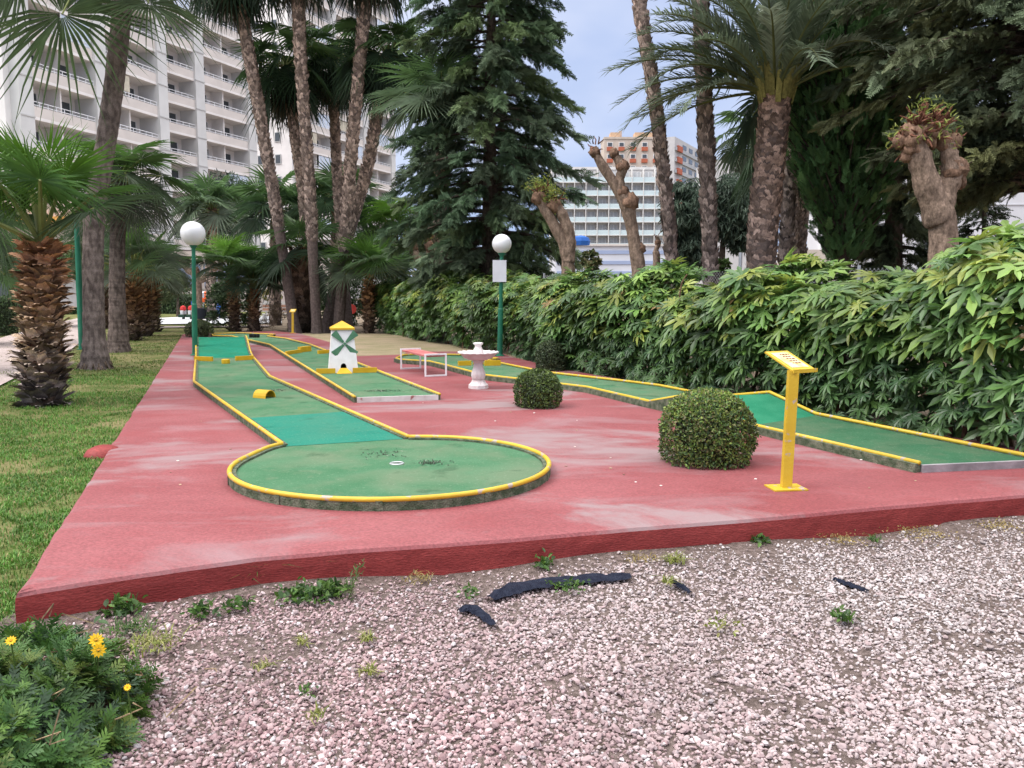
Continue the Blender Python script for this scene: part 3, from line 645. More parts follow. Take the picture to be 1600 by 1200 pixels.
# lane with the windmill
lp = [(554, 619), (421.5, 537.7), (383, 529), (363, 524.6), (333, 523.6), (331, 521), (380, 519.8), (430, 522), (418, 524.6), (447, 528.2), (485, 537.5), (587, 577), (687, 615)]
lw = np.array([G(*p, zr+.008) for p in lp]); lw[:, 2] = zr
lane2 = thing('minigolf_lane', 'narrow green minigolf lane running back behind the small white windmill', 'minigolf lane', (*np.mean(lw[[0, -1]], 0)[:2], .18), 'minigolf lanes on the red platform'); lo = lane2.location
b = MB(); b.add(np.c_[lw[:, :2], np.full(len(lw), ZC)], [[tuple(range(len(lw)))[::-1]]]); b.build('carpet', M['carpet'], lane2, lo)
b = MB(); wallstrip(b, lw, side=1); b.build('kerb', M['concrete'], lane2, lo)
b = MB(); rail(b, lw); b.build('rail', M['yellow'], lane2, lo, smooth=True)
b = MB(); b.beam(lw[0]*(1, 1, 0) + (.03, 0, .215), lw[-1]*(1, 1, 0) + (-.02, 0, .215), .03, .07); b.build('tee_board', mat('peeling_white_board', (.62, .60, .58), (.50, .47, .45), 9, .7, .2, 60, chips=(.3, .12, .11), chip_scale=9, chip_at=.64), lane2, lo)
barrier(lane2, (447, 554.5), (470, 551), .075); barrier(lane2, (497, 553), (518, 551.5), .075)
b = MB(); a = G(468, 550.5, ZC); c = G(484, 548.5, ZC); b.beam(a + (0, 0, .06), c + (0, 0, .06), .09, .12); b.build('block', M['yellow2'], lane2, lo)
b = MB()
for x_ in (392, 397.5, 403): 
    c = G(x_, 527.5, ZC); b.lathe([(.05, 0), (.055, .05), (.05, .10), (.03, .105)], 8, tuple(c))
b.build('obstacle_row', M['black'], lane2, lo)
tufts('dry_litter', (598, 611), (.14, .06), 110, lane2)
# windmill standing on that lane
wc = G(536, 580.5, ZC); wr = R(14); wrm = Matrix.Rotation(wr, 3, 'Z'); WR = np.array(wrm)
mill = thing('toy_windmill', 'small white windmill with yellow roof and green sails on the narrow lane', 'windmill', wc)
def wl(v): return wc + np.asarray(v, float) @ WR.T
b = MB(); hb, ht, hh = .25, .178, .735
# front face with an arched hole, other faces plain
ring = []
arch = [(-.05, 0), (-.05, .10), (-.043, .13), (-.025, .155), (0, .163), (.025, .155), (.043, .13), (.05, .10), (.05, 0)]
def hw(z): return hb + (ht-hb)*z/hh
fpts = [(-hb, 0)] + arch + [(hb, 0), (ht, hh), (-ht, hh)]
Vf = [wl((x, -hw(z), z + .002)) for x, z in fpts]
b.add(Vf, [[(0, 1, 2, 3, 4, 5, 12)[:7]], [(5, 6, 7, 8, 9, 10, 11)], [(5, 11, 12)]])
c8 = [wl((sx*hw(z), sy*hw(z), z+.002)) for z in (0, hh) for sx, sy in ((-1, -1), (1, -1), (1, 1), (-1, 1))]
b.add(c8, [[(1, 2, 6, 5), (2, 3, 7, 6), (3, 0, 4, 7), (4, 5, 6, 7)]]); b.build('tower', M['white'], mill, wc)
b = MB(); inn = [wl((x, -hw(z)+(.22 if z > -1 else 0), z+.002)) for x, z in arch]; outn = [wl((x, -hw(z)+.001, z+.002)) for x, z in arch]
b.add(outn + inn, [[(i, i+1, 10+i, 9+i) for i in range(8)], [tuple(range(9, 18))]]); b.build('doorway', M['black'], mill, wc)
b = MB(); e = .205
b.add([wl(v) for v in ((-e, -e, hh), (e, -e, hh), (e, e, hh), (-e, e, hh), (-e, -e, hh+.03), (e, -e, hh+.03), (e, e, hh+.03), (-e, e, hh+.03), (0, 0, hh+.15))], [[(0, 1, 5, 4), (1, 2, 6, 5), (2, 3, 7, 6), (3, 0, 4, 7), (3, 2, 1, 0)], [(4, 5, 8), (5, 6, 8), (6, 7, 8), (7, 4, 8)]]); b.build('roof', M['yellow2'], mill, wc)
zh = .50; hub = np.array((.03, -hw(zh)-.022, zh))
for k_ in range(4):
    a = R(44 + 90*k_); dx_ = np.array((math.cos(a), -.02 if math.sin(a) < 0 else .09*0, math.sin(a))); sx_ = np.array((-math.sin(a), 0, math.cos(a))); b = MB()
    pts = [(.03, .018), (.15, .04), (.265, .062), (.265, -.062), (.15, -.04), (.03, -.018)]
    V = [wl(hub + dx_*u + sx_*v + np.array((0, o_ + .0035*k_, 0))) for o_ in (0, .010) for u, v in pts]
    b.add(V, [[(5, 4, 3, 2, 1, 0), (6, 7, 8, 9, 10, 11)], [(i, (i+1) % 6, 6+(i+1) % 6, 6+i) for i in range(6)]]); b.build('sail', M['mill_green'], mill, wc)
b = MB(); b.tube([wl(hub + (0, -.03, 0)), wl(hub + (0, .05, 0))], .022, 10); b.build('hub', M['mill_green'], mill, wc)
b = MB()
V = [wl(v) for v in ((-.055, -hb-.003, .085), (.055, -hb-.003, .085), (.14, -hb-.16, .004), (-.13, -hb-.16, .004), (-.055, -hb-.003, 0.003), (.055, -hb-.003, .003))]
b.add(V, [[(3, 2, 1, 0)], [(0, 4, 3), (1, 2, 5)]]); b.build('ramp', M['yellow2'], mill, wc)
b = MB(); b.beam(wl((-.46, -hb-.05, .045)), wl((-.14, -hb-.05, .045)), .035, .085); b.build('side_board', M['yellow2'], mill, wc)
b = MB(); b.beam(wl((.15, -hb-.05, .045)), wl((.56, -hb-.05, .045)), .035, .085); b.build('side_board', M['yellow2'], mill, wc)
# lane on the right with the hump
st = [((1437, 722), (1624, 714), 0), ((1170, 661), (1275, 645), 0), ((1073, 616), (1203, 611.5), .17), ((1015, 626), (1121, 618.5), 0), ((919, 604), (1030, 601), 0), ((873, 598.5), (971, 593.7), 0),
      ((818, 592), (854, 580.6), 0), ((760, 585.5), (800, 570), 0), ((737, 580), (763, 562.5), 0), ((700, 570.5), (778, 559.5), 0), ((672, 564), (725, 553.6), 0), ((625, 561), (650, 552.8), 0), ((619, 559), (630, 554), 0)]
Nn = []; Ff = []
for a, c, h in st:
    p = G(*a, zr+.008+h); q = G(*c, zr+.008+h); p[2] -= .008; q[2] -= .008; Nn.append(p); Ff.append(q)
Nn, Ff = np.array(Nn), np.array(Ff)
lane3 = thing('minigolf_lane', 'green minigolf lane with a raised hump running along the leafy hedge on the right', 'minigolf lane', (*((Nn[0]+Ff[0])/2)[:2], .18), 'minigolf lanes on the red platform'); lo = lane3.location
V = []; off = np.array((0, 0, ZC-zr))
for p, q in zip(Nn, Ff): V += [p+off, q+off]
b = MB(); b.add(V[:4], [[(0, 1, 3, 2)]], mi=1); b.add(V[6:], [[(2*i, 2*i+1, 2*i+3, 2*i+2) for i in range(len(st)-4)]], mi=0); b.build('carpet', [M['carpet'], M['carpet_dark']], lane3, lo)
b = MB(); b.add(V[2:8], [[(2*i, 2*i+1, 2*i+3, 2*i+2) for i in (0, 1)]]); b.build('hump', mat('hump_felt', (.024, .175, .095), (.038, .205, .115), 4, .95, .4, 150, .05, fine=180), lane3, lo)
b = MB(); wallstrip(b, Nn, side=-1); wallstrip(b, Ff, side=1); b.build('kerb', M['concrete'], lane3, lo)
b = MB(); rail(b, np.concatenate([Nn, Ff[::-1]])); b.build('rail', M['yellow'], lane3, lo, smooth=True)
b = MB(); b.beam(Nn[0]*(1, 1, 0) + (.02, 0, .21), Ff[0]*(1, 1, 0) + (0, 0, .21), .035, .065); b.build('tee_board', mat('grey_tee_board', (.20, .19, .20), (.34, .31, .33), 6, .6, .3, 40), lane3, lo)
b = MB(); pk_ = Nn[3]*(1, 1, 0); 
for e_ in (0.03, .16, .3, .43): 
    p = Nn[3] + (Nn[2]-Nn[3])*e_*1.3; b.box((p[0]-.012, p[1]-.012, p[2]-.06), (.006, .05+.05*e_, .025), .4)
b.build('paint_scuff', M['white'], lane3, lo)
barrier(lane3, (716, 571.5), (736, 570.8), .085); barrier(lane3, (757, 571.5), (782, 571), .10)
b = MB(); a_ = G(737, 569.5, ZC); c_ = G(757, 569.5, ZC); mid = (a_+c_)/2; V = []
for u in (0, .16):
    for r_ in (.10, .085):
        for t_ in np.linspace(0, math.pi, 9): V.append(mid + (r_*1.05*math.cos(t_), u, .002+r_*math.sin(t_)))
f = []
for i in range(8): f += [(i, i+1, 19+i, 18+i), (10+i, 9+i, 27+i, 28+i), (9+i, 10+i, i+1, i), (18+i, 19+i, 28+i, 27+i)]
b.add(V, [f]); b.build('tunnel', M['yellow2'], lane3, lo)

# ------------------------------------------------------------------ furniture on the platform
def lamppost(base, gc, gr, label, extra=None):
    base = np.array(base, float); t = thing('street_lamp', label, 'lamp', base, 'green globe lamps'); gc = np.array(gc, float); ax = gc - base
    b = MB(); b.lathe([(.11, 0), (.11, .015), (.07, .03), (.065, .06)], 16, tuple(base)); b.tube([base + (0, 0, .02), base + ax*.42, base + ax*.43, gc - (0, 0, gr*.95)], [.062, .058, .046, .04], 14)
    b.lathe([(.05, -.06), (.085, 0), (.085, .03)], 14, tuple(gc - (0, 0, gr*.98))); b.build('pole', M['green_metal'], t, base)
    b = MB(); n_ = 16; b.lathe([(gr*math.sin(a), -gr*math.cos(a)) for a in np.linspace(.02, math.pi-.02, n_)], 28, tuple(gc)); b.build('globe', M['globe'], t, base, smooth=True)
    return t
lamppost(G(305, 555), D(301.5, 365, 18.93), .268, 'green pole lamp with a white globe beside the deep green ramp on the left')
lp2 = lamppost(G(781, 556), D(784, 381, 18.75), .213, 'green pole lamp with white globe and a blank white board, in front of the hedge')
c = D(780.5, 423.5, 18.68); b = MB(); b.box(tuple(c), (.30, .02, .475)); b.box((c[0], c[1]+.03, c[2]+.12), (.14, .05, .03)); b.box((c[0], c[1]+.03, c[2]-.12), (.14, .05, .03))
tag(b.build('notice_board', M['board'], loc=tuple(c)), 'blank white notice board fixed to the lamp pole by the hedge', 'notice board')
# green post at the left lawn
pb = G(128, 546, .11); t = thing('green_post', 'tall green metal post on the lawn between the shaggy palm and the grey trunk', 'post', pb)
b = MB(); pt = D(119, 330, pb[1]); b.tube([pb, pb+(pt-pb)*.5, pt], [.075, .07, .06], 12); b.lathe([(.12, -.02), (.12, .02)], 12, tuple(pb)); b.build('pole', M['green_metal'], t, pb)
b = MB(); b.lathe([(.065, 0), (.07, .02), (.03, .05), (.0, .055)], 12, tuple(pt)); b.build('cap', M['green_metal'], t, pb)
# sign posts
def signpost(base, top, label, pw, dimx, dimy, ang, tilt, lip=True, bp=.13, u0=-.03):
    base = np.array(base, float); top = np.array(top, float); t = thing('instruction_stand', label, 'sign stand', base, 'yellow hole instruction stands')
    b = MB(); b.beam(base + (0, 0, .008), top, pw, pw*.8, up=(0, 1, 0)); b.build('post', M['yellow'], t, base)
    b = MB(); b.box((base[0], base[1], base[2]+.006), (bp*2, bp*1.5, .01), .12); b.build('base_plate', M['yellow'], t, base)
    ca, sa = math.cos(ang), math.sin(ang); Xd = np.array((ca, sa, 0)); Yh = np.array((-sa, ca, 0)); Yd = Yh*math.cos(tilt) + np.array((0, 0, math.sin(tilt))); Nd = np.cross(Xd, Yd)
    def pl(u, v, n_): return top + Xd*u + Yd*v + Nd*n_
    b = MB(); V = [pl(u, v, n_) for n_ in (0, .012) for u, v in ((u0, -.02), (u0+dimx+.03, -.02), (u0+dimx+.03, dimy), (u0, dimy))]
    b.add(V, [[(3, 2, 1, 0), (4, 5, 6, 7), (0, 1, 5, 4), (1, 2, 6, 5), (2, 3, 7, 6), (3, 0, 4, 7)]])
    if lip: b.beam(pl(-.03, -.028, .008), pl(dimx+.012, -.028, .008), .012, .028)
    b.build('plate', M['yellow'], t, base)
    b = MB(); b.add([pl(u, v, .0145) for u, v in ((u0+.03, .02), (u0+dimx, .02), (u0+dimx, dimy-.03), (u0+.03, dimy-.03))], [[(0, 1, 2, 3)]]); b.build('paper', mat('faded_instruction_sheet', (.72, .50, .17), (.70, .58, .42), 14, .6, chips=(.55, .33, .28), chip_scale=18, chip_at=.62), t, base)
    if lip:
        b = MB(); rg = np.random.default_rng(3)
        for i in range(5):
            u = dimx*.30 + rg.uniform(0, .02)
            for j in range(4):
                w_ = rg.uniform(.012, .03); v = dimy*(.75-.12*i)
                b.add([pl(x_, y_, .0165) for x_, y_ in ((u, v), (u+w_, v+rg.uniform(-.004, .004)), (u+w_, v+.016), (u, v+.014))], [[(0, 1, 2, 3)]]); u += w_ + .008
                if u > dimx*.72: break
        b.build('faded_print', mat('faded_print', (.10, .04, .03), (.20, .09, .05), 30), t, base)
    return t
sb = G(1228, 763); signpost(sb, D(1239.5, 579, sb[1]-.0), 'yellow metal instruction stand with tilted faded plate at the front right', .072, .205, .29, R(28), R(23))
sb = G(457.5, 520.5); signpost(sb, D(457.5, 487.5, sb[1]), 'thin yellow instruction stand at the back edge of the platform near the tall palms', .07, .16, .2, R(0), R(25), False, .1, -.11)
bpy.data.objects['instruction_stand.001'].children[0].name  # second stand
# bench
f0, f1 = G(681, 588), G(642, 576.5); ld = nrm(f1-f0); wd_ = np.array((ld[1], -ld[0], 0)); bench = thing('garden_bench', 'low backless bench with red slats and white metal hoop legs behind the fountain', 'bench', (f0+f1)/2); lo = bench.location
hw_, hh_ = .185, .375
for c in (f0, f1):
    b = MB(); q = [c + wd_*hw_ + (0, 0, .014), c - wd_*hw_ + (0, 0, .014), c - wd_*hw_ + (0, 0, hh_), c + wd_*hw_ + (0, 0, hh_)]
    for i in range(4): 
        dd = nrm(q[(i+1) % 4]-q[i])*.0125; b.beam(q[i]-dd*(1 if i % 2 else -1)*1.0, q[(i+1) % 4]+dd*(1 if i % 2 else -1), .03, .025)
    b.build('leg_frame', M['white'], bench, lo)
redslat = mat('weathered_red_slat', (.42, .10, .10), (.52, .20, .19), 5, .6, .2, 40, stretch=(1, 1, 4))
for o_ in (-.115, 0, .115):
    b = MB(); b.beam(f0 + wd_*o_ + (0, 0, hh_-.028) - ld*.03 + ld*.045, f1 + wd_*o_ + (0, 0, hh_-.028) - ld*.016, .105, .03); b.build('slat', redslat, bench, lo)
# fountain
fc = G(747.5, 606.5); fo = thing('stone_fountain', 'pale pink stone birdbath fountain with scalloped bowl on a fluted pedestal', 'fountain', fc)
stone = mat('pinkish_fountain_stone', (.62, .54, .53), (.70, .66, .66), 7, .75, .3, 60, .2, chips=(.55, .40, .38), chip_scale=12, chip_at=.66)
k_ = .0096
b = MB(); b.lathe([(.150, 0), (.150, .05), (.142, .058), (.125, .075), (.105, .10), (.10, .115), (.10, .125)], 8, tuple(fc)); b.build('base', stone, fo, fc)
b = MB(); fcz = np.array((0, 0, .125)); b.lathe([(.085, 0), (.095, .03), (.105, .07), (.10, .11), (.082, .16), (.068, .21), (.066, .25), (.075, .275), (.092, .29), (.085, .30), (.095, .33)], 40, tuple(fc + fcz), flute=.045, nf=10); b.build('pedestal', stone, fo, fc, smooth=True)
b = MB(); n_ = 64; a = np.linspace(0, 2*math.pi, n_, endpoint=False); V = []
for r_, z, fl in ((.06, .425, 0), (.14, .43, .02), (.215, .46, .035), (.245, .495, .04), (.27, .52, .05), (.292, .522, .06), (.29, .545, .06), (.255, .54, .05), (.2, .515, .02), (.06, .505, 0)):
    rr = r_*(1+fl*np.abs(np.cos(a*9))); V.append(np.c_[rr*np.cos(a), rr*np.sin(a), z + .012*fl/.06*np.abs(np.cos(a*9))])
b.add(np.concatenate(V) + fc, [[(i*n_+j, i*n_+(j+1) % n_, (i+1)*n_+(j+1) % n_, (i+1)*n_+j) for i in range(9) for j in range(n_)], [tuple(range(n_))[::-1]]])
b.build('bowl', stone, fo, fc, smooth=True)
b = MB(); b.lathe([(.085, .505), (.078, .56), (.058, .60), (.045, .63), (.048, .645), (.07, .665), (.072, .685), (.05, .69), (.04, .68)], 32, tuple(fc), flute=.04, nf=8); b.build('spout', stone, fo, fc, smooth=True)

# clipped box bushes
def topiary(label, base, rx, hz, nl, sz, seed, cols, flat=.55):
    base = np.array(base, float); root = thing('topiary_bush', label, 'bush', base, 'clipped round bushes on the platform'); rg = np.random.default_rng(seed)
    k = nl; u = rg.random(k); zz = u**.9; ang = rg.uniform(0, 6.283, k)
    def rr(z): return np.where(z < .42, .90+.10*np.sin(z/.42*1.5), np.sqrt(np.clip(1-((z-.42)/.58)**2, 0, 1))**.9)
    lay = rg.random(k)**2*.14 - np.where(rg.random(k) < .035, rg.uniform(0, .07, k), 0); rad = rx*rr(zz)*(1-lay)*(1+.05*np.sin(ang*2+seed*1.7)+.035*np.sin(ang*5+zz*6)+.02*np.sin(ang*9+zz*11))
    top = rg.random(k) < .22; rtop = rx*np.sqrt(rg.random(k))*.9; zz = np.where(top, .42+.58*np.sqrt(np.clip(1-(rtop/rx)**2, 0, 1)), zz); rad = np.where(top, rtop, rad)
    x = np.c_[rad*np.cos(ang), rad*np.sin(ang), zz*hz*(1-lay*.3)+.01]; nn = nrm(np.c_[np.cos(ang), np.sin(ang), np.where(zz > .42, (zz-.42)*2.6, -.05)])
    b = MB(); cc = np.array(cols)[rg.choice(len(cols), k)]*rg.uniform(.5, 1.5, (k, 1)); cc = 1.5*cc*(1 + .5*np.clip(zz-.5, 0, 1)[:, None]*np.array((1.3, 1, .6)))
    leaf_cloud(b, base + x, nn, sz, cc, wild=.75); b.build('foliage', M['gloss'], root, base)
    t = MB()
    for i in range(7):
        a = i*.9; t.tube([base + (.03*math.cos(a), .03*math.sin(a), -.03), base + (.45*rx*math.cos(a), .45*rx*math.sin(a), hz*.35), base + (.7*rx*math.cos(a*1.3), .7*rx*math.sin(a*1.3), hz*.62)], [.018, .012, .006], 5, (.10, .08, .06))
    t.build('stem', M['bark'], root, base)
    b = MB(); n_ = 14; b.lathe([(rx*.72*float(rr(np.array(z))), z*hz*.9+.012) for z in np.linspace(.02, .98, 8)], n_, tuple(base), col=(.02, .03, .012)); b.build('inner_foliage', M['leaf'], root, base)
    return root
bx = [(.075, .125, .025), (.048, .09, .022), (.115, .155, .032), (.03, .055, .018), (.095, .09, .035)]
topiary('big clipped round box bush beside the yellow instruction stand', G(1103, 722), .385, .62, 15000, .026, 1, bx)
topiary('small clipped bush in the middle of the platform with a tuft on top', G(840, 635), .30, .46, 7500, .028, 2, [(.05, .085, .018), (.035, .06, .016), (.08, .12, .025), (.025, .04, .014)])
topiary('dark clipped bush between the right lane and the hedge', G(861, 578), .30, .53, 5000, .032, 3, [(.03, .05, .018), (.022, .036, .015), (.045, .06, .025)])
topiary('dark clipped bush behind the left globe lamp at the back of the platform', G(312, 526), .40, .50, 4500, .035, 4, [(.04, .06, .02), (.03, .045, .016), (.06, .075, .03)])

# ------------------------------------------------------------------ hedge of big hand-shaped leaves
def fatsia_template(seed, lobes=9):
    rg = np.random.default_rng(seed); V = [(0, 0, 0)]; F3 = []; F4 = []; A = np.linspace(-R(150), R(150), lobes)
    for i, a in enumerate(A):
        L_ = (1 - .38*(abs(a)/R(150))**1.6)*rg.uniform(.92, 1.06); c, s_ = math.cos(a), math.sin(a)
        def P_(r, h, z): V.append((r*c - h*s_, r*s_ + h*c, z - .11*r*r)); return len(V)-1
        w1, w2 = .085*L_*rg.uniform(.9, 1.1), .135*L_*rg.uniform(.85, 1.15)
        m1, m2, tp = P_(.34*L_, 0, -.02), P_(.66*L_, 0, -.035), P_(L_, 0, -.05)
        l1, l2, r1, r2 = P_(.36*L_, -w1, .02), P_(.66*L_, -w2, .015), P_(.36*L_, w1, .02), P_(.66*L_, w2, .015)
        F3 += [(0, l1, m1), (0, m1, r1), (l2, tp, m2), (m2, tp, r2)]; F4 += [(l1, l2, m2, m1), (m1, m2, r2, r1)]
    # webs between neighbouring lobes near the hub
    for i in range(lobes-1): F3.append((0, 1+7*i+5, 1+7*(i+1)+3))
    return np.array(V), [F3, F4]
FAT = [fatsia_template(s) for s in range(4)]
hp = np.array([(586, 512), (640, 525), (720, 540), (800, 550), (868, 572), (1000, 592), (1120, 612), (1250, 636), (1400, 662), (1600, 698)])
hb_ = np.array([G(p[0], p[1]+5+max(0, p[0]-900)*.012, .16) for p in hp]); hb_ = np.concatenate([hb_, [hb_[-1] + nrm(hb_[-1]-hb_[-2])*1.5, hb_[-1] + nrm(hb_[-1]-hb_[-2])*3.2]])
hl = np.concatenate([[0], np.cumsum(np.linalg.norm(np.diff(hb_, axis=0), axis=1))])
hht = np.interp(np.linspace(0, 1, 12), np.linspace(0, 1, 12), [1.75, 1.75, 1.75, 1.72, 1.70, 1.72, 1.66, 1.72, 1.85, 1.98, 2.05, 2.1])
def hedge_at(u):
    p = np.stack([np.interp(u, hl, hb_[:, k]) for k in range(3)], 1); q = np.stack([np.interp(u+.05, hl, hb_[:, k]) for k in range(3)], 1)
    t = nrm(q-p+1e-9); n = np.c_[t[:, 1], -t[:, 0], t[:, 2]*0]; n = np.where((n[:, :1]*p[:, :1] + n[:, 1:2]*p[:, 1:2]) > 0, -n, n); return p, t, n
hedge = thing('leafy_hedge', 'long hedge of large hand-shaped glossy leaves along the right side of the course', 'hedge', hb_[5])
rg = np.random.default_rng(11); k = 10000
u = hl[-1]*(1 - rg.random(k)); wgt = rg.random(k); 
p, t, n = hedge_at(u); hh = np.interp(u, hl, hht)*(1 + .10*np.sin(u*1.9) + .07*np.sin(u*4.3+1))
v = rg.random(k)                                             # profile parameter: 0 foot, .62 top of the face, 1 far top
bulge = .16*np.sin(u*1.3)+.10*np.sin(u*3.7)
faceh = np.clip(v/.62, 0, 1); onface = v < .62
z = np.where(onface, .03 + faceh**.85*(hh-.21), hh - .26 + .26*np.sin((v-.62)/.38*2.6)); ins = np.where(onface, .02 + .16*(1-faceh) - .16*np.sin(faceh*3.1) - bulge*.5, .25 + (v-.62)/.38*1.25)
depth = rg.random(k)**1.7*.42; ins = ins + np.where(onface, depth, 0); z = z - np.where(onface, 0, depth*.7)
keep = (rg.random(k) < np.interp(u/hl[-1], [0, .5, 1], [1, .9, .55])*np.where(onface, np.clip(.42 + faceh*.9, 0, 1), 1)) | (u < 6)
pos = p - n*ins[:, None]; pos[:, 2] = .14 + z
up = np.array((0, 0, 1.)); fz = np.where(onface, .50+.6*faceh, 1.15)[:, None]
N_ = nrm(n*np.where(onface, .95, .4)[:, None] + up*fz + rg.normal(0, .30, (k, 3))); X_ = nrm(n*np.where(onface, .75, .5)[:, None] + t*rg.normal(0, .85, k)[:, None] - up*np.where(onface, rg.uniform(-.1, .75, k), 0)[:, None] + rg.normal(0, .2, (k, 3)))
sz = rg.uniform(.11, .235, k)*np.interp(u/hl[-1], [0, .5, 1], [1.0, 1.2, 1.6])*np.where(onface & (faceh < .45), .85, 1.05)
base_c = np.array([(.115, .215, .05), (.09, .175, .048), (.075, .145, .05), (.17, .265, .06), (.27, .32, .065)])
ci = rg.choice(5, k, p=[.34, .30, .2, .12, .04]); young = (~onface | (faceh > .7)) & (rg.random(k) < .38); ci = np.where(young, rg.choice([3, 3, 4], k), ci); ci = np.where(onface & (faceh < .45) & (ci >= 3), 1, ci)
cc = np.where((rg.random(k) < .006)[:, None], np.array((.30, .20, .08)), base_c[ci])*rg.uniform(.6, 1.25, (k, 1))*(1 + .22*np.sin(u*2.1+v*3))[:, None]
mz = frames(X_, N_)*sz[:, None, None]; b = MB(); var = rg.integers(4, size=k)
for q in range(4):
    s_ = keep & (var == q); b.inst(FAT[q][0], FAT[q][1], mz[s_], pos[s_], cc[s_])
# leaf stalks of the outer leaves
so = keep & (depth < .16) & (rg.random(k) < .6)
for p0, x0, n0, s0 in zip(pos[so], X_[so], N_[so], sz[so]):
    e0 = p0 - x0*s0*1.5 - n0*s0*.55 - np.array((0, 0, s0*.3)); b.add([p0 - (.004, 0, 0), p0 + (.004, 0, 0), e0 + (.005, .003, 0), e0 - (.005, .003, 0)], [[(0, 1, 2, 3)]], (.20, .26, .07))
k2 = 1500; u2 = hl[-1]*rg.uniform(.42, 1, k2); p2, t2, n2 = hedge_at(u2); z2 = rg.uniform(.02, .75, k2); q2 = p2 - n2*rg.uniform(-.06, .55, k2)[:, None]; q2[:, 2] = .14 + z2      # low leaves in darker greens, shade at the hedge foot put into the colour
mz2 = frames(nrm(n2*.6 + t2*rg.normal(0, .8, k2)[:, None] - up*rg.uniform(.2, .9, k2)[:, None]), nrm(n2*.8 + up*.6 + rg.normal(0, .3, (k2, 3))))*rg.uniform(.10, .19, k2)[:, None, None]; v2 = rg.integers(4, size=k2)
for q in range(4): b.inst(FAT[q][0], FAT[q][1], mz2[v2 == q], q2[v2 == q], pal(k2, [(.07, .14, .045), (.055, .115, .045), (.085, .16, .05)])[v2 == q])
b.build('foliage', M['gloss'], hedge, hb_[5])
for i in range(34):
    uu = np.array([rg.uniform(.45, 1.0)*hl[-1]]) if i % 3 else np.array([rg.uniform(0, 1)*hl[-1]]); p_, t_, n_ = hedge_at(uu); p_ = p_[0] - n_[0]*rg.uniform(.15, .7); h_ = rg.uniform(.9, 1.5); a = p_ + t_[0]*rg.normal(0, .25) - n_[0]*rg.normal(0, .1)
    b = MB(); b.tube(spline([p_ - (0, 0, .05), (p_+a)/2 + (rg.normal(0, .05), rg.normal(0, .05), h_*.5), a + (0, 0, h_), a + n_[0]*rg.uniform(-.2, .2) + t_[0]*rg.normal(0, .2) + (0, 0, h_*1.15)], 9), np.linspace(.024, .009, 9), 6, tuple(np.array((.17, .105, .07))*rg.uniform(.7, 1.25))); b.build('stem', M['bark'], hedge, hb_[5])
# inner leaf layer along the hedge, its dark greens standing in for interior shade
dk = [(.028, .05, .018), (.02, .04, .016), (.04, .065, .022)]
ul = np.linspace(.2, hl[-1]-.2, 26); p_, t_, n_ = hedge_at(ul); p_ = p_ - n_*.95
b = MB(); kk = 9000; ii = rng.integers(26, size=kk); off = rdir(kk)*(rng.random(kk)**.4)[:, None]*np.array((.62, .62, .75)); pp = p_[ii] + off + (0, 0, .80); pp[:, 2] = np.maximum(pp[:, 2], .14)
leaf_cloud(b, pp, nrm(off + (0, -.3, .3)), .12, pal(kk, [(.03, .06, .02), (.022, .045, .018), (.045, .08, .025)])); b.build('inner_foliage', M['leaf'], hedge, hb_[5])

# ------------------------------------------------------------------ palms of the left lawn
fp = G(66, 633, .1)
palm('thick shaggy fan palm with torn brown leaf bases, in front on the left lawn', None, fp, [D(66, 560, fp[1]), D(67, 470, fp[1]), D(66, 385, fp[1])], .25, .155, 'shaggy',
     dict(n=15, Rl=.90, Lp=1.08, e0=1.5, e1=.62, cols=[(.10, .21, .025), (.075, .16, .02), (.055, .125, .025), (.055, .10, .04)], droop=.30, seed=21, petw=.026), flare=.95, seed=3, per=15, rows=42, bootsize=(.20, .165), name='fan_palm',
     bootcol=[(.10, .085, .085), (.25, .205, .19), (.42, .33, .26), (.44, .31, .21), (.42, .27, .17), (.43, .26, .165), (.42, .21, .115)])
tp = G(149, 578, .1)
palm('tall grey palm trunk with drooping fronds high above the shaggy palm', 'grey trunked palms on the left lawn', tp, [D(146, 470, tp[1]), D(148, 340, tp[1]), D(172, 180, tp[1]), D(190, 20, tp[1]), D(196, -130, tp[1])], .20, .165, 'smooth', None, flare=2.0, seed=5, core=((.17, .14, .13), (.20, .16, .145)))
root = [o for o in bpy.data.objects if o.name.startswith('fan_palm') and o.get('label', '').startswith('tall grey palm trunk')][0]
cb = MB(); ct = D(196, -130, tp[1])
fan_crown(cb, ct, 20, 1.15, 1.2, 1.1, -.15, DRK + GRY, 31, .32)
def one_leaf(b, c, hub, Rl, X, Z, cols, sd, droop):
    """a single fan leaf: stalk from c to hub, blade opening along X with normal Z"""
    c, hub = np.array(c, float), np.array(hub, float); b.tube(spline([c, (c+hub)/2 + (0, 0, .18), hub], 8), np.linspace(.03, .015, 8), 5, (.22, .25, .08)); X = nrm(np.array(X, float)); Z = np.array(Z, float); Z = nrm(Z - X*(X @ Z)); Y = np.cross(Z, X)
    V, S, F4, F3 = FAN[sd % 3]; W = hub + Rl*(V[:, :1]*X + V[:, 1:2]*Y + V[:, 2:]*Z*2); W[:, 2] -= droop*Rl*np.clip(S-.2, 0, 2)**1.7; b.add(W, [F4, F3], np.array(cols)*(.9+.2*S)[:, None])
one_leaf(cb, ct, D(97, 22, tp[1]-1.2), 2.05, (.75, -.25, -.35), (.1, -.85, .55), (.075, .115, .045), 0, .42)
one_leaf(cb, ct, D(232, 5, tp[1]-.8), 1.35, (.8, -.2, -.5), (.3, -.5, .8), (.085, .125, .055), 1, .5)
one_leaf(cb, ct, D(30, -30, tp[1]-.6), 1.6, (-.7, -.1, -.6), (-.2, -.7, .6), (.07, .105, .045), 2, .5)
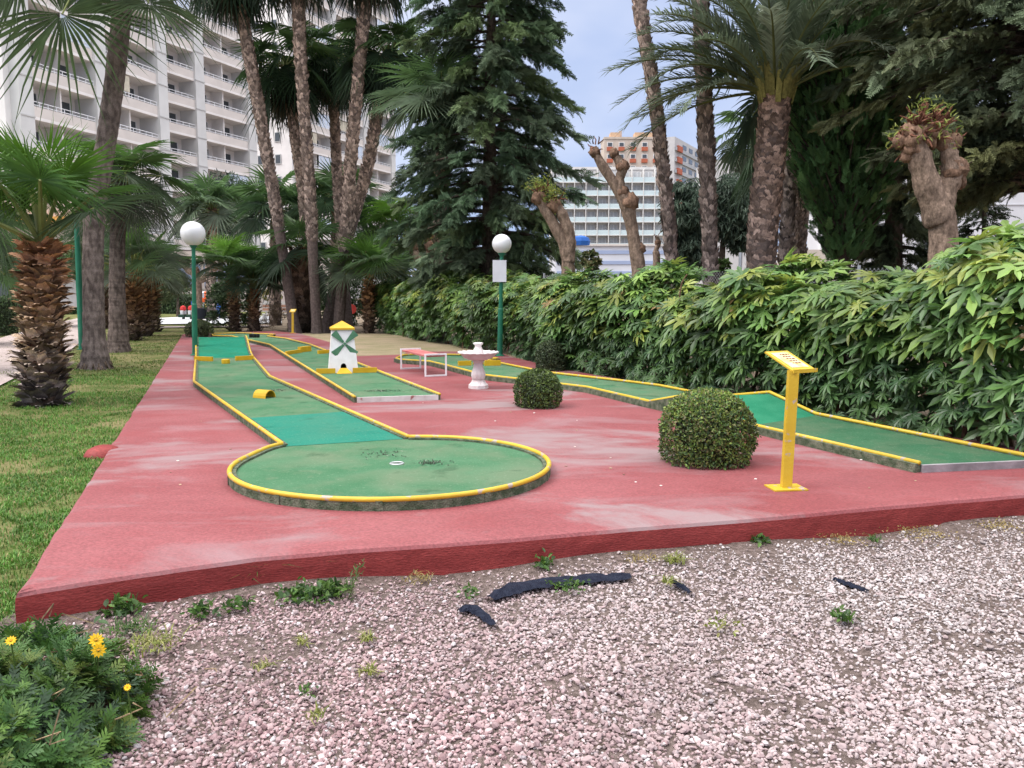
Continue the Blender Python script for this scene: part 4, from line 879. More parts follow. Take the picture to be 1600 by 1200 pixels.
cb.build('crown', M['leaf'], root, tp)
t3 = G(185, 551, .1)
palm('slim grey palm with a crown of drooping grey-green fans just above head height', 'grey trunked palms on the left lawn', t3, [D(183, 450, t3[1]), D(184, 360, t3[1]), D(186, 285, t3[1])], .19, .165, 'smooth',
     dict(n=20, Rl=1.1, Lp=.9, e0=1.25, e1=-.45, cols=[(.075, .16, .03), (.065, .12, .035), (.09, .135, .07), (.12, .14, .10)], droop=.38, seed=41, petw=.022), flare=1.9, seed=6)
for i, (px_, hpx, lab, rr) in enumerate((((207, 533), 425, 'short shaggy brown palm nearest in the row of stubby palms on the lawn', .30), ((221, 526), 430, 'short shaggy brown palm second in the row of stubby palms on the lawn', .42), ((236, 519), 418, 'short shaggy brown palm farthest in the row of stubby palms on the lawn', .38))):
    bp_ = G(*px_, .1); palm(lab, 'stubby palms in a row on the lawn', bp_, [D(px_[0], (px_[1]+hpx)/2, bp_[1]), D(px_[0]+2, hpx, bp_[1])], rr*.72, rr*.5, 'shaggy',
         dict(n=17, Rl=.9, Lp=.95, e0=1.45, e1=.15, cols=YNG[1:] + GRY, droop=.35, seed=50+i, petw=.03), flare=1.0, seed=50+i, per=12, rows=32, bootsize=(.20, .15))
# palms at the left frame edge and behind the path
for (px_, Y, top, Rl, lab, sd, st) in (((-95, 560), 15.5, 330, 1.0, 'fan palm at the left picture edge whose fronds hang in beside the shaggy palm', 61, 'shaggy'), ((-40, 530), 23, 415, 1.05, 'low fan palm behind the path at the far left', 62, 'shaggy'), ((78, 505), 34, 425, 1.1, 'dark fan palm beyond the path behind the green post', 63, 'shaggy'), ((165, 500), 33, 375, 1.2, 'leafy fan palm seen between the two grey trunks', 64, 'shaggy')):
    bp_ = D(px_[0], px_[1], Y); bp_[2] = .1
    palm(lab, None, bp_, [D(px_[0], (px_[1]+top)/2, Y), D(px_[0]+2, top, Y)], .28, .2, st, dict(n=18, Rl=Rl, Lp=1.0, e0=1.35, e1=-.15, cols=YNG[1:4] + GRY[:2], droop=.42, seed=sd, petw=.022), flare=1.0, seed=sd, per=9, rows=24)

# ------------------------------------------------------------------ tall palm cluster at the back of the course
Yc = 29.3
RG = [(.19, .16, .15), (.33, .255, .215), (.38, .275, .22), (.30, .19, .14)]
def tall(label, pxs, Y, w0, w1, crown_n=24, Rl=1.25, sd=1, flare=1.5, cols=None, skirt=10, cpx=None, gr='tall palms clustered behind the course', bs=(.145, .115), lo=True, z0=.28):
    pts = [D(x, y, Y) for x, y in pxs]; base = pts[0].copy(); base[2] = .12
    return palm(label, gr, base, pts[1:], w0*.86*Y/F/2, w1*.86*Y/F/2, 'ridged', None if not crown_n else dict(n=crown_n, Rl=Rl, Lp=1.15, e0=1.2, e1=-.75, cols=cols or DRK, droop=.6, seed=sd, skirt=skirt, lo=lo, petw=.02), flare=flare, seed=sd, bootcol=RG, per=12, rows=int((pts[-1][2]-base[2])/.085), bootsize=bs, z0=z0)
tall('tall slim palm leaning left, first from the left in the cluster behind the course', [(462, 519), (446, 420), (418, 250), (393, 110), (372, 0), (362, -60)], Yc, 22, 21, 26, 1.3, 71)
tall('tall palm with a ring of bark half way up, in the middle of the cluster', [(496, 520), (490, 420), (484, 300), (470, 100), (466, 0), (463, -95)], Yc-.6, 20, 22, 26, 1.3, 72)
tall('tall palm leaning right, its crown above the picture, behind the windmill', [(528, 519), (535, 430), (542, 330), (552, 210), (572, 0), (580, -85)], Yc-.3, 23, 22, 26, 1.3, 73)
tall('shorter palm leaning right with its crown in full view left of the conifer', [(508, 519), (528, 425), (556, 330), (574, 265), (593, 160), (605, 88)], Yc+.8, 22, 22, 30, 1.2, 74, skirt=4)
tall('dark palm behind the cluster with a full drooping crown, centre', [(545, 514), (538, 430), (530, 330), (524, 220), (519, 90)], Yc+3.5, 19, 17, 28, 1.25, 75, skirt=6)
tall('dark palm behind the cluster with a full drooping crown, left', [(482, 518), (482, 430), (474, 310), (460, 210), (446, 105)], Yc+2, 19, 18, 28, 1.25, 76, skirt=6)
cp = D(470, 517, Yc+1); cp[2] = .12
palm('thick short palm with criss-cross leaf scars between the smooth trunks of the cluster', None, cp, [D(470, 470, Yc+1), D(470, 395, Yc+1)], .46, .40, 'ridged', dict(n=20, Rl=1.2, Lp=1.1, e0=1.3, e1=-.4, cols=DRK, droop=.4, seed=80, lo=True), flare=1.1, seed=80, per=10, rows=34, bootsize=(.24, .22), bootcol=[(.04, .035, .03), (.09, .065, .05), (.15, .105, .075), (.14, .09, .06)])
for i, (px_, top, Y, lab, Rl, cols) in enumerate((((367, 514), 425, 31, 'young shaggy palm with bright green crown near the playground slide', 1.0, YNG), ((399, 513), 452, 31, 'low young palm with upright fronds right of the bright green palm', .95, DRK), ((577, 518), 432, 29, 'young palm with brown scaly trunk and full round crown beside the windmill', 1.15, YNG[1:]))):
    bp_ = D(px_[0], px_[1], Y); bp_[2] = .12
    palm(lab, 'young palms behind the course', bp_, [D(px_[0]-2, (px_[1]+top)/2, Y), D(px_[0]-(8 if i == 0 else 0), top, Y)], .20 if i != 2 else .165, .13, 'shaggy', dict(n=22, Rl=Rl, Lp=.95, e0=1.45, e1=.40, cols=[tuple(1.35*v for v in c_) for c_ in cols], droop=.30, seed=90+i, petw=.02), flare=1.1, seed=90+i, per=10, rows=34, bootsize=(.15, .125))
for i, (px_, top, Y, lab, Rl, cols) in enumerate((((612, 470), 365, 34, 'light green fan palm standing above the hedge left of the conifer', 1.25, YNG), ((690, 470), 170, 25, 'tall fan palm whose big pale fans stick out left of the conifer', 1.35, GRY[:3]), ((430, 500), 330, 36, 'dark fan palm behind the leaning trunk of the cluster', 1.4, DRK), ((525, 500), 320, 35, 'dark fan palm filling the gap between cluster trunks', 1.4, DRK), ((330, 500), 330, 40, 'hazy fan palm behind the left globe lamp', 1.6, GRY))):
    bp_ = D(px_[0], px_[1], Y); bp_[2] = .1
    palm(lab, 'fan palms in the background', bp_, [D(px_[0], (px_[1]+top)/2, Y), D(px_[0]+2, top, Y)], .26, .22, 'ridged', dict(n=22, Rl=Rl, Lp=1.1, e0=1.4, e1=-.05, cols=[tuple(1.3*v for v in c_) for c_ in cols], droop=.4, seed=100+i, lo=i > 1, petw=.02), flare=1.1, seed=100+i, bootcol=RG)

# ------------------------------------------------------------------ conifers
cb_ = D(765, 445, 24.5); cb_[2] = .1
conifer('big dark conifer with drooping branches behind the right globe lamp', cb_, D(772, -230, 24.5), 1.9, ([0, .08, .22, .40, .55, .72, 1], [1.5, 2.6, 2.75, 2.45, 2.3, 1.9, .3]), 230, [(.115, .17, .09), (.095, .15, .085), (.135, .185, .085), (.115, .155, .095)], 5, sz=.36, per=66, trunk_r=.3, hang=.45, bdroop=.35, upw=.12)
cb_ = D(1330, 420, 17.5); cb_[2] = .1
conifer('dense columnar cypress with upright green foliage right of the date palm', cb_, D(1306, -420, 17.5), 2.05, ([0, .06, .2, .5, 1], [.5, .95, 1.3, 1.4, .3]), 520, [(.09, .18, .065), (.078, .155, .06), (.11, .20, .07)], 8, name='cypress_tree', cat='cypress', sz=.26, per=22, narrow=True, upw=.9, bdroop=-.2, trunk_r=.16)
cb_ = D(1650, 400, 14.5); cb_[2] = .1
conifer('broad olive green conifer with hanging sprays in the upper right corner', cb_, D(1650, -420, 14.5), 3.3, ([0, .06, .16, .35, .6, 1], [2.2, 2.8, 3.1, 3.2, 2.6, .3]), 310, [(.145, .16, .08), (.125, .145, .08), (.17, .18, .085), (.105, .135, .08)], 9, sz=.26, per=95, hang=.42, trunk_r=.26, bdroop=.30, upw=.14, tmpl=SPR)
cb_ = D(1400, 420, 20); cb_[2] = .1
conifer('darker conifer filling the gap between the cypress and the pollarded tree', cb_, D(1412, -300, 20), 1.6, ([0, .1, .4, 1], [.6, 1.15, 1.5, .4]), 140, [(.11, .14, .078), (.095, .125, .072), (.125, .145, .078)], 10, sz=.30, per=70, hang=.4)
cb_ = D(1545, 400, 21); cb_[2] = .1
conifer('small thin conifer against the pale wall at the right edge', cb_, D(1540, 265, 21), 1.3, ([0, .3, 1], [1.1, .9, .1]), 45, [(.05, .07, .04), (.065, .08, .042)], 12, sz=.28, per=20, hang=.2, trunk_r=.08)

# ------------------------------------------------------------------ right hand palms
def tallr(*a, **k): return tall(*a, gr='palm trunks rising behind the hedge', **k)
RG0 = RG; RG = [(.24, .19, .175), (.36, .275, .235), (.36, .265, .22), (.38, .28, .225)]
tallr('slim palm trunk leaning left against the open sky', [(1052, 470), (1048, 400), (1038, 290), (1024, 170), (1008, 70), (997, 0), (978, -200), (972, -280)], 18, 22, 18, 18, 1.25, 111, flare=1.15, z0=.1, skirt=0)
tallr('tall thick palm trunk in front of the date palm fronds', [(1112, 480), (1110, 420), (1105, 280), (1100, 150), (1094, 0), (1088, -200), (1085, -300)], 17.5, 27, 26, 18, 1.25, 112, flare=1.15, z0=.1, skirt=0)
RG = [(.26, .22, .20), (.42, .33, .285), (.46, .38, .33)]
tallr('pale thin palm trunk just right of the date palm', [(1226, 470), (1228, 380), (1238, 250), (1246, 160), (1250, 110)], 18.5, 24, 21, 12, 1.1, 113, flare=1.15, z0=.1, skirt=0, cols=DRK)
tallr('pale thin palm trunk standing straight left of the cypress', [(1243, 470), (1245, 380), (1247, 300), (1249, 210)], 22, 12, 11, 16, 1.1, 114, flare=1.2, z0=.1, skirt=0)
tallr('pale thin palm trunk leaning right towards the cypress', [(1250, 460), (1254, 370), (1264, 290), (1274, 230)], 23, 12, 11, 14, 1.0, 115, flare=1.2, z0=.1, skirt=0)
tallr('distant small fan palm left of the date palm trunk', [(1176, 470), (1178, 380), (1182, 300), (1184, 215)], 30, 12, 11, 24, 1.0, 116, flare=1.2, z0=.1, skirt=0, cols=GRY)
RG = RG0
# date palm
def frond(b, c, az, el, L_, curl, col, sd, nl=64, roll=0):
    rg = np.random.default_rng(sd); h = np.array((math.cos(az), math.sin(az), 0)); up = np.array((0, 0, 1.)); T = np.array((-h[1], h[0], 0)); k = 18; p = np.array(c, float); pts = [p]; e = el; es = [el]
    for i in range(k-1): e -= curl/(k-1)*(.5+1.0*i/k); p = p + L_/(k-1)*(h*math.cos(e)+up*math.sin(e)); pts.append(p); es.append(e)
    pts = np.array(pts); b.tube(pts, np.linspace(.032, .006, k), 4, (.16, .17, .06)); V = []; F_ = []; C_ = []
    for j in range(nl):
        u = .10 + .90*j/nl; i = min(k-2, int(u*(k-1))); f_ = u*(k-1)-i; q = pts[i]*(1-f_)+pts[i+1]*f_; ax = nrm(pts[i+1]-pts[i]); nn = np.cross(ax, T)
        ll = (.20 + .30*math.sin(min(1, u*1.35)*math.pi*.82))*rg.uniform(.85, 1.1)*(.5 if u < .2 else 1)
        for sg in (-1, 1):
            d_ = nrm(ax*rg.uniform(.75, 1.0) + T*sg*rg.uniform(.55, .8) + nn*rg.uniform(.05, .45)); m_ = q + d_*ll*.5; tip = q + d_*ll - up*ll*rg.uniform(.05, .22); s_ = np.cross(d_, nn); s_ = nrm(s_)*.017
            o = len(V); V += [q - s_*.6, q + s_*.6, m_ + s_, m_ - s_, tip]; F_.append(o); C_ += [np.array(col)*rg.uniform(.75, 1.3)]*5
    o = np.array(F_)[:, None]; b.add(V, [o + np.array([[0, 1, 2, 3]]), o + np.array([[3, 2, 4]])], np.array(C_)); return b
Yd = 16.5; dbase = D(1190, 470, Yd); dbase[2] = .12
dp = palm('stout date palm with feathery grey-green fronds spreading over the hedge', None, dbase, [D(1190, 400, Yd), D(1198, 300, Yd), D(1208, 200, Yd), D(1211, 150, Yd)], .325, .32, 'ridged', None, name='date_palm', seed=120, per=17, rows=62, bootsize=(.105, .13), bootcol=[(.27, .205, .18), (.35, .255, .215), (.36, .25, .20), (.33, .225, .175), (.26, .16, .12)], flare=1.25, z0=.05)
b = MB(); dc = D(1211, 140, Yd); rg = np.random.default_rng(77)
for i in range(40):
    az = i*2.39996; t = i/40; el = 1.5 - .95*t + rg.uniform(-.1, .1)
    frond(b, dc + np.array((math.cos(az), math.sin(az), 0))*.22 + (0, 0, .15-.2*t), az, el, rg.uniform(2.2, 2.8), rg.uniform(.9, 1.5), [(.14, .18, .115), (.18, .21, .15), (.115, .15, .09)][i % 3], i)
for az, el, L_, cu in ((3.05, .42, 2.9, 1.15), (2.8, .75, 2.9, 1.2), (3.35, .15, 2.8, .9), (3.5, .55, 2.7, 1.4), (2.55, .35, 2.6, 1.0), (3.14, .95, 2.8, 1.3), (2.95, .6, 3.1, 1.0), (3.25, .3, 3.0, 1.35), (2.7, .05, 2.8, .9), (3.6, .9, 2.9, 1.2), (3.0, 1.2, 3.0, 1.2), (2.4, .7, 2.8, 1.1), (3.75, .2, 2.4, 1.1)): frond(b, dc - (.2, 0, .05), az, el, L_, cu, (.155, .195, .135), int(az*100))
b.build('crown', M['leaf'], dp, dbase)
b = MB(); bl = dp
for i in range(26):
    a = i*2.4; o = np.array((math.cos(a), math.sin(a), 0)); p0 = D(1211, 158, Yd)+o*.30 + (0, 0, rg.uniform(-.1, .1)); b.beam(p0, p0 + o*.14 + (0, 0, .55), .10, .03, np.array((.22, .19, .06))*rg.uniform(.6, 1.3), up=o)
b.build('leaf_bases', M['boot'], dp, dbase)

# ------------------------------------------------------------------ pollarded trees
BK = (.25, .178, .135); BK2 = (.30, .20, .16)
def pollard(label, base, limbs, knobs, sprouts, seed, group='pollarded trees behind the hedge', twig=(.17, .075, .05), barkcol=BK, nspr=10):
    base = np.array(base, float); root = thing('pollarded_tree', label, 'tree', base, group); rg = np.random.default_rng(seed); b = MB()
    for pts, rads in limbs:
        n = 44; pth = spline(pts, n); rd = np.interp(np.linspace(0, 1, n), np.linspace(0, 1, len(rads)), rads)*(1+.05*np.sin(np.linspace(0, 30, n)+seed)); b.tube(pth, rd, 16, tuple(np.array(barkcol)*rg.uniform(.9, 1.1)), jit=.045, seed=seed)
    for c, r in knobs:
        V = nrm(np.array([(math.sin(a)*math.cos(t), math.sin(a)*math.sin(t), math.cos(a)) for a in np.linspace(.01, math.pi-.01, 9) for t in np.linspace(0, 6.283, 12, endpoint=False)]))
        dsp = np.array([1 + .6*mnoise.noise(Vector(v*3.1) + Vector((seed, r*30, 0))) for v in V]); b.add(np.array(c) + V*dsp[:, None]*r, [[(i*12+j, i*12+(j+1) % 12, (i+1)*12+(j+1) % 12, (i+1)*12+j) for i in range(8) for j in range(12)]], np.array(barkcol)*rg.uniform(.75, 1.05)*np.array((1.02, .88, .8)))
    b.build('trunk', M['bark'], root, base, smooth=True)
    b = MB(); lf = []
    for c, r, k in sprouts:
        for _ in range(k):
            d_ = nrm(rg.normal(0, 1, 3) + np.array((0, -.2, .8))); p0 = np.array(c) + d_*r*.5; l_ = r*rg.uniform(.35, 1.0); p1 = p0 + d_*l_*.5 + rg.normal(0, .03, 3); p2 = p1 + nrm(d_ + rg.normal(0, .5, 3))*l_*.5; b.tube([p0, p1, p2], [r*.075, r*.06, r*.03], 5, tuple(np.array(twig)*rg.uniform(.6, 1.4)))
            lf.append(p2)
    b.build('cut_twigs', M['bark'], root, base)
    if nspr:
        b = MB(); lf = np.array(lf); kk = nspr*12; pts = lf[rg.integers(len(lf), size=kk)] + rg.normal(0, .055, (kk, 3)); leaf_cloud(b, pts, nrm(rg.normal(0, 1, (kk, 3)) + (0, 0, .7)), .085, pal(kk, [(.23, .27, .05), (.30, .33, .08), (.16, .22, .04)]), NARROW); b.build('new_leaves', M['leaf'], root, base)
    return root
def DD(x, y, Y): return D(x, y, Y)
Y = 18.8; bb = DD(888, 480, Y); bb[2] = .1
pollard('pollarded tree stump in front of the conifer with bright new leaves on top', bb, [([bb, DD(888, 430, Y), DD(882, 385, Y), DD(862, 345, Y), DD(842, 312, Y)], [.17, .15, .13, .12, .10]), ([DD(888, 410, Y), DD(890, 370, Y), DD(878, 335, Y), DD(866, 318, Y)], [.14, .13, .12, .10])], [(DD(842, 310, Y), .15), (DD(866, 322, Y), .16)], [(DD(842, 304, Y), .22, 12), (DD(868, 315, Y), .22, 12), (DD(856, 298, Y), .2, 8)], 1, nspr=34)
Y = 16.8; bb = DD(1000, 480, Y); bb[2] = .1
pollard('bare crooked pollarded tree standing against the white hotel', bb, [([bb, DD(998, 430, Y), DD(993, 390, Y), DD(985, 345, Y), DD(978, 318, Y), DD(966, 296, Y), DD(950, 272, Y), DD(936, 250, Y), DD(929, 232, Y)], [.15, .14, .13, .12, .15, .11, .10, .085, .075]), ([DD(968, 300, Y), DD(969, 278, Y), DD(972, 262, Y), DD(963, 245, Y)], [.11, .085, .11, .08])],
        [(DD(983, 316, Y), .19), (DD(972, 300, Y), .13), (DD(1000, 388, Y), .11), (DD(972, 260, Y), .13), (DD(960, 240, Y), .10), (DD(929, 238, Y), .11), (DD(970, 274, Y), .07)], [(DD(930, 232, Y), .20, 7)], 2, nspr=0, twig=(.17, .085, .06))
Y = 11.6; bb = DD(1474, 430, Y); bb[2] = .1
pollard('thick twisted pollarded trunk with two knobbly heads above the hedge on the right', bb, [([bb, DD(1474, 385, Y), DD(1466, 335, Y), DD(1448, 285, Y), DD(1436, 245, Y), DD(1427, 215, Y)], [.20, .18, .205, .17, .15, .14]), ([DD(1468, 340, Y), DD(1478, 300, Y), DD(1488, 272, Y), DD(1484, 245, Y), DD(1480, 225, Y)], [.15, .14, .145, .11, .10])],
        [(DD(1430, 218, Y), .18), (DD(1425, 232, Y), .14), (DD(1491, 268, Y), .17), (DD(1490, 222, Y), .11), (DD(1478, 224, Y), .12), (DD(1448, 205, Y), .15), (DD(1405, 222, Y), .09), (DD(1443, 188, Y), .08), (DD(1462, 198, Y), .10), (DD(1420, 205, Y), .10), (DD(1472, 214, Y), .09), (DD(1450, 218, Y), .13), (DD(1438, 236, Y), .12), (DD(1417, 245, Y), .08), (DD(1500, 285, Y), .09), (DD(1484, 252, Y), .09)], [(DD(1432, 208, Y), .28, 30), (DD(1458, 205, Y), .27, 34), (DD(1443, 196, Y), .26, 22), (DD(1490, 218, Y), .15, 8), (DD(1405, 220, Y), .14, 8)], 3, nspr=22)
Y = 30; bb = DD(664, 470, Y); bb[2] = .1
pollard('small pollarded tree with forked top seen over the far end of the hedge', bb, [([bb, DD(663, 430, Y), DD(653, 405, Y), DD(645, 385, Y)], [.2, .18, .15, .12]), ([DD(663, 430, Y), DD(669, 405, Y), DD(672, 385, Y)], [.14, .12, .1])], [(DD(645, 386, Y), .2), (DD(672, 386, Y), .2)], [(DD(645, 380, Y), .4, 12), (DD(672, 380, Y), .4, 12)], 4, nspr=30)
Y = 40; bb = DD(308, 500, Y); bb[2] = .12
pollard('pollarded tree with knobbly crown behind the left lamp near the playground', bb, [([bb, DD(308, 460, Y), DD(306, 430, Y), DD(294, 422, Y), DD(288, 413, Y)], [.26, .23, .2, .16, .13]), ([DD(307, 440, Y), DD(322, 433, Y), DD(332, 420, Y)], [.18, .15, .12])], [(DD(288, 412, Y), .25), (DD(332, 420, Y), .22), (DD(306, 424, Y), .2)], [(DD(288, 410, Y), .3, 10), (DD(332, 417, Y), .3, 8)], 5, nspr=0)
Y = 19; bb = DD(1025, 470, Y); bb[2] = .1
pollard('short bare twisted stump beside the slim leaning palm trunk', bb, [([bb, DD(1026, 410, Y), DD(1024, 395, Y), DD(1029, 380, Y), DD(1026, 370, Y)], [.10, .08, .06, .05, .04])], [(DD(1028, 379, Y), .07)], [(DD(1027, 372, Y), .12, 4)], 6, nspr=0)

# ------------------------------------------------------------------ shrubs and greenery further back
DG = [(.05, .085, .034), (.04, .068, .03), (.07, .11, .04)]; OL = [(.14, .18, .085), (.17, .205, .115), (.11, .15, .07)]; BG = [(.08, .12, .085), (.095, .14, .10), (.065, .10, .07), (.11, .15, .105)]
def bl(x, y, Y, rx, rz, ry=None): return (D(x, y, Y), (rx*Y/F, (ry or rx)*Y/F, rz*Y/F))
def gb_(x, Y): p = D(x, 500, Y); p[2] = .1; return p
bushy('dark_shrub', 'dark rounded shrub left of the young bright palm by the playground', 'shrub', gb_(345, 34), [bl(343, 478, 34, 18, 32), bl(350, 455, 34, 16, 16)], 2200, .11, DG)
bushy('dark_shrub', 'dark shrub between the two young palms', 'shrub', gb_(384, 34), [bl(384, 475, 34, 16, 38), bl(388, 450, 34, 16, 20)], 2200, .11, DG)
bushy('bare_shrub', 'brown twiggy shrub in front of the white benches', 'shrub', gb_(424, 33), [bl(422, 496, 33, 20, 20), bl(438, 490, 33, 14, 18)], 2200, .06, [(.13, .09, .06), (.10, .07, .05), (.16, .12, .08)], tmpl=NARROW)
bushy('flowering_shrub', 'yellow-green shrub with golden leaf tips beside the cluster', 'shrub', gb_(425, 42), [bl(424, 458, 42, 16, 14)], 900, .1, [(.16, .16, .04), (.10, .13, .03), (.25, .18, .04)])
bushy('dark_shrub', 'dark evergreen mass behind the cluster of tall trunks', 'shrub', gb_(520, 36), [bl(505, 470, 36, 26, 42), bl(550, 462, 36, 24, 50), bl(480, 480, 36, 14, 36), bl(590, 480, 33, 20, 34)], 6500, .12, DG)
bushy('feathery_tree', 'blue-green feathery tree left of the tall palm cluster', 'tree', gb_(345, 46), [bl(345, 310, 46, 44, 36), bl(312, 330, 46, 26, 24), bl(385, 330, 46, 30, 40), bl(350, 370, 46, 45, 30)], 9000, .24, [(.06, .095, .06), (.075, .115, .072), (.05, .08, .052)], trunk=[([gb_(345, 46), D(345, 420, 46), D(347, 330, 46)], .2, .1)], tmpl=NARROW)
bushy('olive_tree', 'pale grey-green olive tree between the young palm and the conifer', 'tree', gb_(680, 33), [bl(678, 350, 33, 36, 36), bl(665, 395, 33, 34, 28), bl(706, 385, 33, 22, 36), bl(640, 400, 33, 22, 22)], 9000, .17, OL, trunk=[([gb_(680, 33), D(680, 440, 33), D(684, 370, 33)], .14, .06)], tmpl=NARROW)
bushy('flowering_shrub', 'yellowish shrub above the far end of the hedge', 'shrub', gb_(612, 31), [bl(612, 425, 31, 24, 16), bl(640, 430, 31, 16, 12)], 1800, .09, [(.20, .20, .07), (.14, .17, .05), (.28, .24, .08)])
bushy('dark_shrub', 'dark shrub at the foot of the big conifer', 'shrub', gb_(735, 25), [bl(720, 430, 25, 26, 14), bl(780, 440, 25, 30, 16), bl(820, 430, 24, 22, 18)], 3000, .09, DG)
bushy('weeping_tree', 'blue-green weeping tree between the two tall trunks on the right', 'tree', gb_(1140, 26), [bl(1140, 320, 26, 36, 50), bl(1075, 330, 26, 32, 50), bl(1165, 360, 26, 28, 40), bl(1085, 385, 26, 28, 30), bl(1170, 290, 26, 20, 22)], 12000, .24, BG, trunk=[([gb_(1125, 26), D(1128, 400, 26), D(1135, 330, 26)], .13, .06), ([gb_(1078, 26), D(1080, 400, 26), D(1075, 340, 26)], .1, .05)], tmpl=NARROW, grav=1.2)
bushy('green_shrub', 'bright green low shrub behind the wire fence right of the slim trunk', 'shrub', gb_(1085, 19), [bl(1082, 428, 19, 18, 14), bl(1130, 420, 19, 12, 12)], 900, .09, [(.06, .11, .03), (.09, .15, .04)])
bushy('pale_shrub', 'small succulent shrub in front of the blue and white wall', 'shrub', gb_(920, 22), [bl(921, 410, 22, 14, 16)], 700, .10, [(.10, .13, .05), (.16, .14, .06), (.08, .10, .04)])
bushy('grey_shrub', 'greyish shrub behind the fence left of the cypress trunk', 'shrub', gb_(1270, 22), [bl(1268, 428, 22, 24, 18)], 1200, .07, [(.10, .10, .06), (.07, .08, .045)])
bushy('round_tree', 'small orange tree with dark round crown on the far lawn', 'tree', gb_(278, 47), [bl(278, 446, 47, 24, 14), bl(260, 450, 47, 14, 10)], 2000, .13, [(.035, .06, .02), (.05, .075, .025), (.08, .06, .02)], trunk=[([gb_(278, 47), D(278, 484, 47), D(278, 455, 47)], .09, .06)])
bushy('round_tree', 'dark glossy tree behind the shaggy palm by the far building', 'tree', gb_(20, 38), [bl(28, 395, 38, 26, 26), bl(5, 420, 38, 20, 24), bl(40, 425, 38, 16, 16)], 3500, .13, DG, trunk=[([gb_(15, 38), D(15, 470, 38), D(25, 420, 38)], .13, .08), ([gb_(15, 38), D(30, 465, 38), D(36, 430, 38)], .09, .05)])
bushy('green_shrub', 'lush green planting behind the two grey trunks', 'shrub', gb_(160, 40), [bl(170, 430, 40, 40, 40), bl(110, 430, 40, 26, 30), bl(230, 440, 40, 30, 24)], 4500, .14, [(.06, .10, .03), (.045, .08, .025), (.09, .12, .05)], tmpl=NARROW)
bushy('weeping_tree', 'pale green shrub cascading beside the stubby palms', 'shrub', gb_(255, 36), [bl(252, 450, 36, 18, 22), bl(272, 440, 36, 16, 18)], 1600, .16, [(.12, .15, .07), (.15, .18, .09), (.08, .11, .045)], tmpl=NARROW, grav=1)
def boxhedge(label, a, c, h, th, n, cols=DG, sz=.09):
    a, c = np.array(a, float), np.array(c, float); root = thing('clipped_hedge', label, 'hedge', (a+c)/2); d_ = c-a; L_ = np.linalg.norm(d_); t = d_/L_; nn = np.array((-t[1], t[0], 0)); k = n
    f_ = rng.integers(3, size=k); u = rng.random(k)*L_; v = rng.random(k); 
    x = a + t*u[:, None] + np.where(f_[:, None] == 2, nn*(v-.5)[:, None]*th, nn*np.where(f_ == 0, -.5, .5)[:, None]*th) + np.array((0, 0, 1.))*np.where(f_ == 2, h, v*h)[:, None] + rng.normal(0, .03, (k, 3))
    no = np.where(f_[:, None] == 2, np.array((0, 0, 1.)), nn*np.where(f_ == 0, -1, 1)[:, None]); b = MB(); leaf_cloud(b, x, no, sz, pal(k, cols, jit=.5)); b.build('foliage', M['leaf'], root, (a+c)/2)
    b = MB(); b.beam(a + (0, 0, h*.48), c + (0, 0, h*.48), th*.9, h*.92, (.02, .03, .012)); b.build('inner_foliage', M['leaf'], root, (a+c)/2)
boxhedge('low clipped hedge along the far lawn in front of the pale wall', D(225, 488, 52) * (1, 1, 0) + (0, 0, .1), D(330, 488, 52) * (1, 1, 0) + (0, 0, .1), 1.1, .8, 3500, sz=.14)
boxhedge('dark clipped hedge at the left picture edge beyond the path', G(-90, 528, .1), G(24, 524, .1), 1.25, .9, 4500, sz=.07)
boxhedge('long dark hedge beyond the white notice board', D(20, 488, 50) * (1, 1, 0) + (0, 0, .1), D(205, 488, 52) * (1, 1, 0) + (0, 0, .1), .9, .8, 4000, sz=.14)

# front left daisy bush
fb = G(-8, 1165, 0); fb[2] = -.03; daisy = thing('daisy_bush', 'low green daisy bush with cut leaves and yellow flowers in the front left corner', 'shrub', fb)
def cutleaf(seed):
    rg = np.random.default_rng(seed); V = []; F4 = []
    def bladeq(a, b_, w_):
        a, b_ = np.array(a, float), np.array(b_, float); s_ = nrm(np.cross(b_-a, (0, 0, 1)))*w_; o = len(V); m = a+(b_-a)*.6; V.extend([a-s_*.4, m-s_, b_, m+s_]); F4.append((o, o+1, o+2, o+3))
    bladeq((0, 0, 0), (.5, 0, .05), .05); bladeq((.4, 0, .04), (1, 0, -.08), .085)
    for i in range(5):
        u = .22+.15*i
        for sg in (-1, 1): bladeq((u, 0, .03), (u+.26*rg.uniform(.8, 1.2), sg*.24*rg.uniform(.8, 1.15)*(1-.4*abs(u-.5)), .06*rg.uniform(-1, 1)), .05)
    return np.array(V), [F4]
CL = [cutleaf(s) for s in range(3)]
k = 520; rg = np.random.default_rng(4)
a = rg.uniform(0, 6.283, k); e_ = np.arcsin(rg.random(k)**.85); dirs = np.c_[np.cos(a)*np.cos(e_), np.sin(a)*np.cos(e_), np.sin(e_)]
lump = 1 + .16*np.array([mnoise.noise(Vector(v*2.6)) for v in dirs]) ; tips = fb + dirs*np.array((.46, .70, .34))*lump[:, None]*(.62+.38*rg.random(k)**.4)[:, None]
b = MB(); Ms, Os, Cs, Ti = [], [], [], []
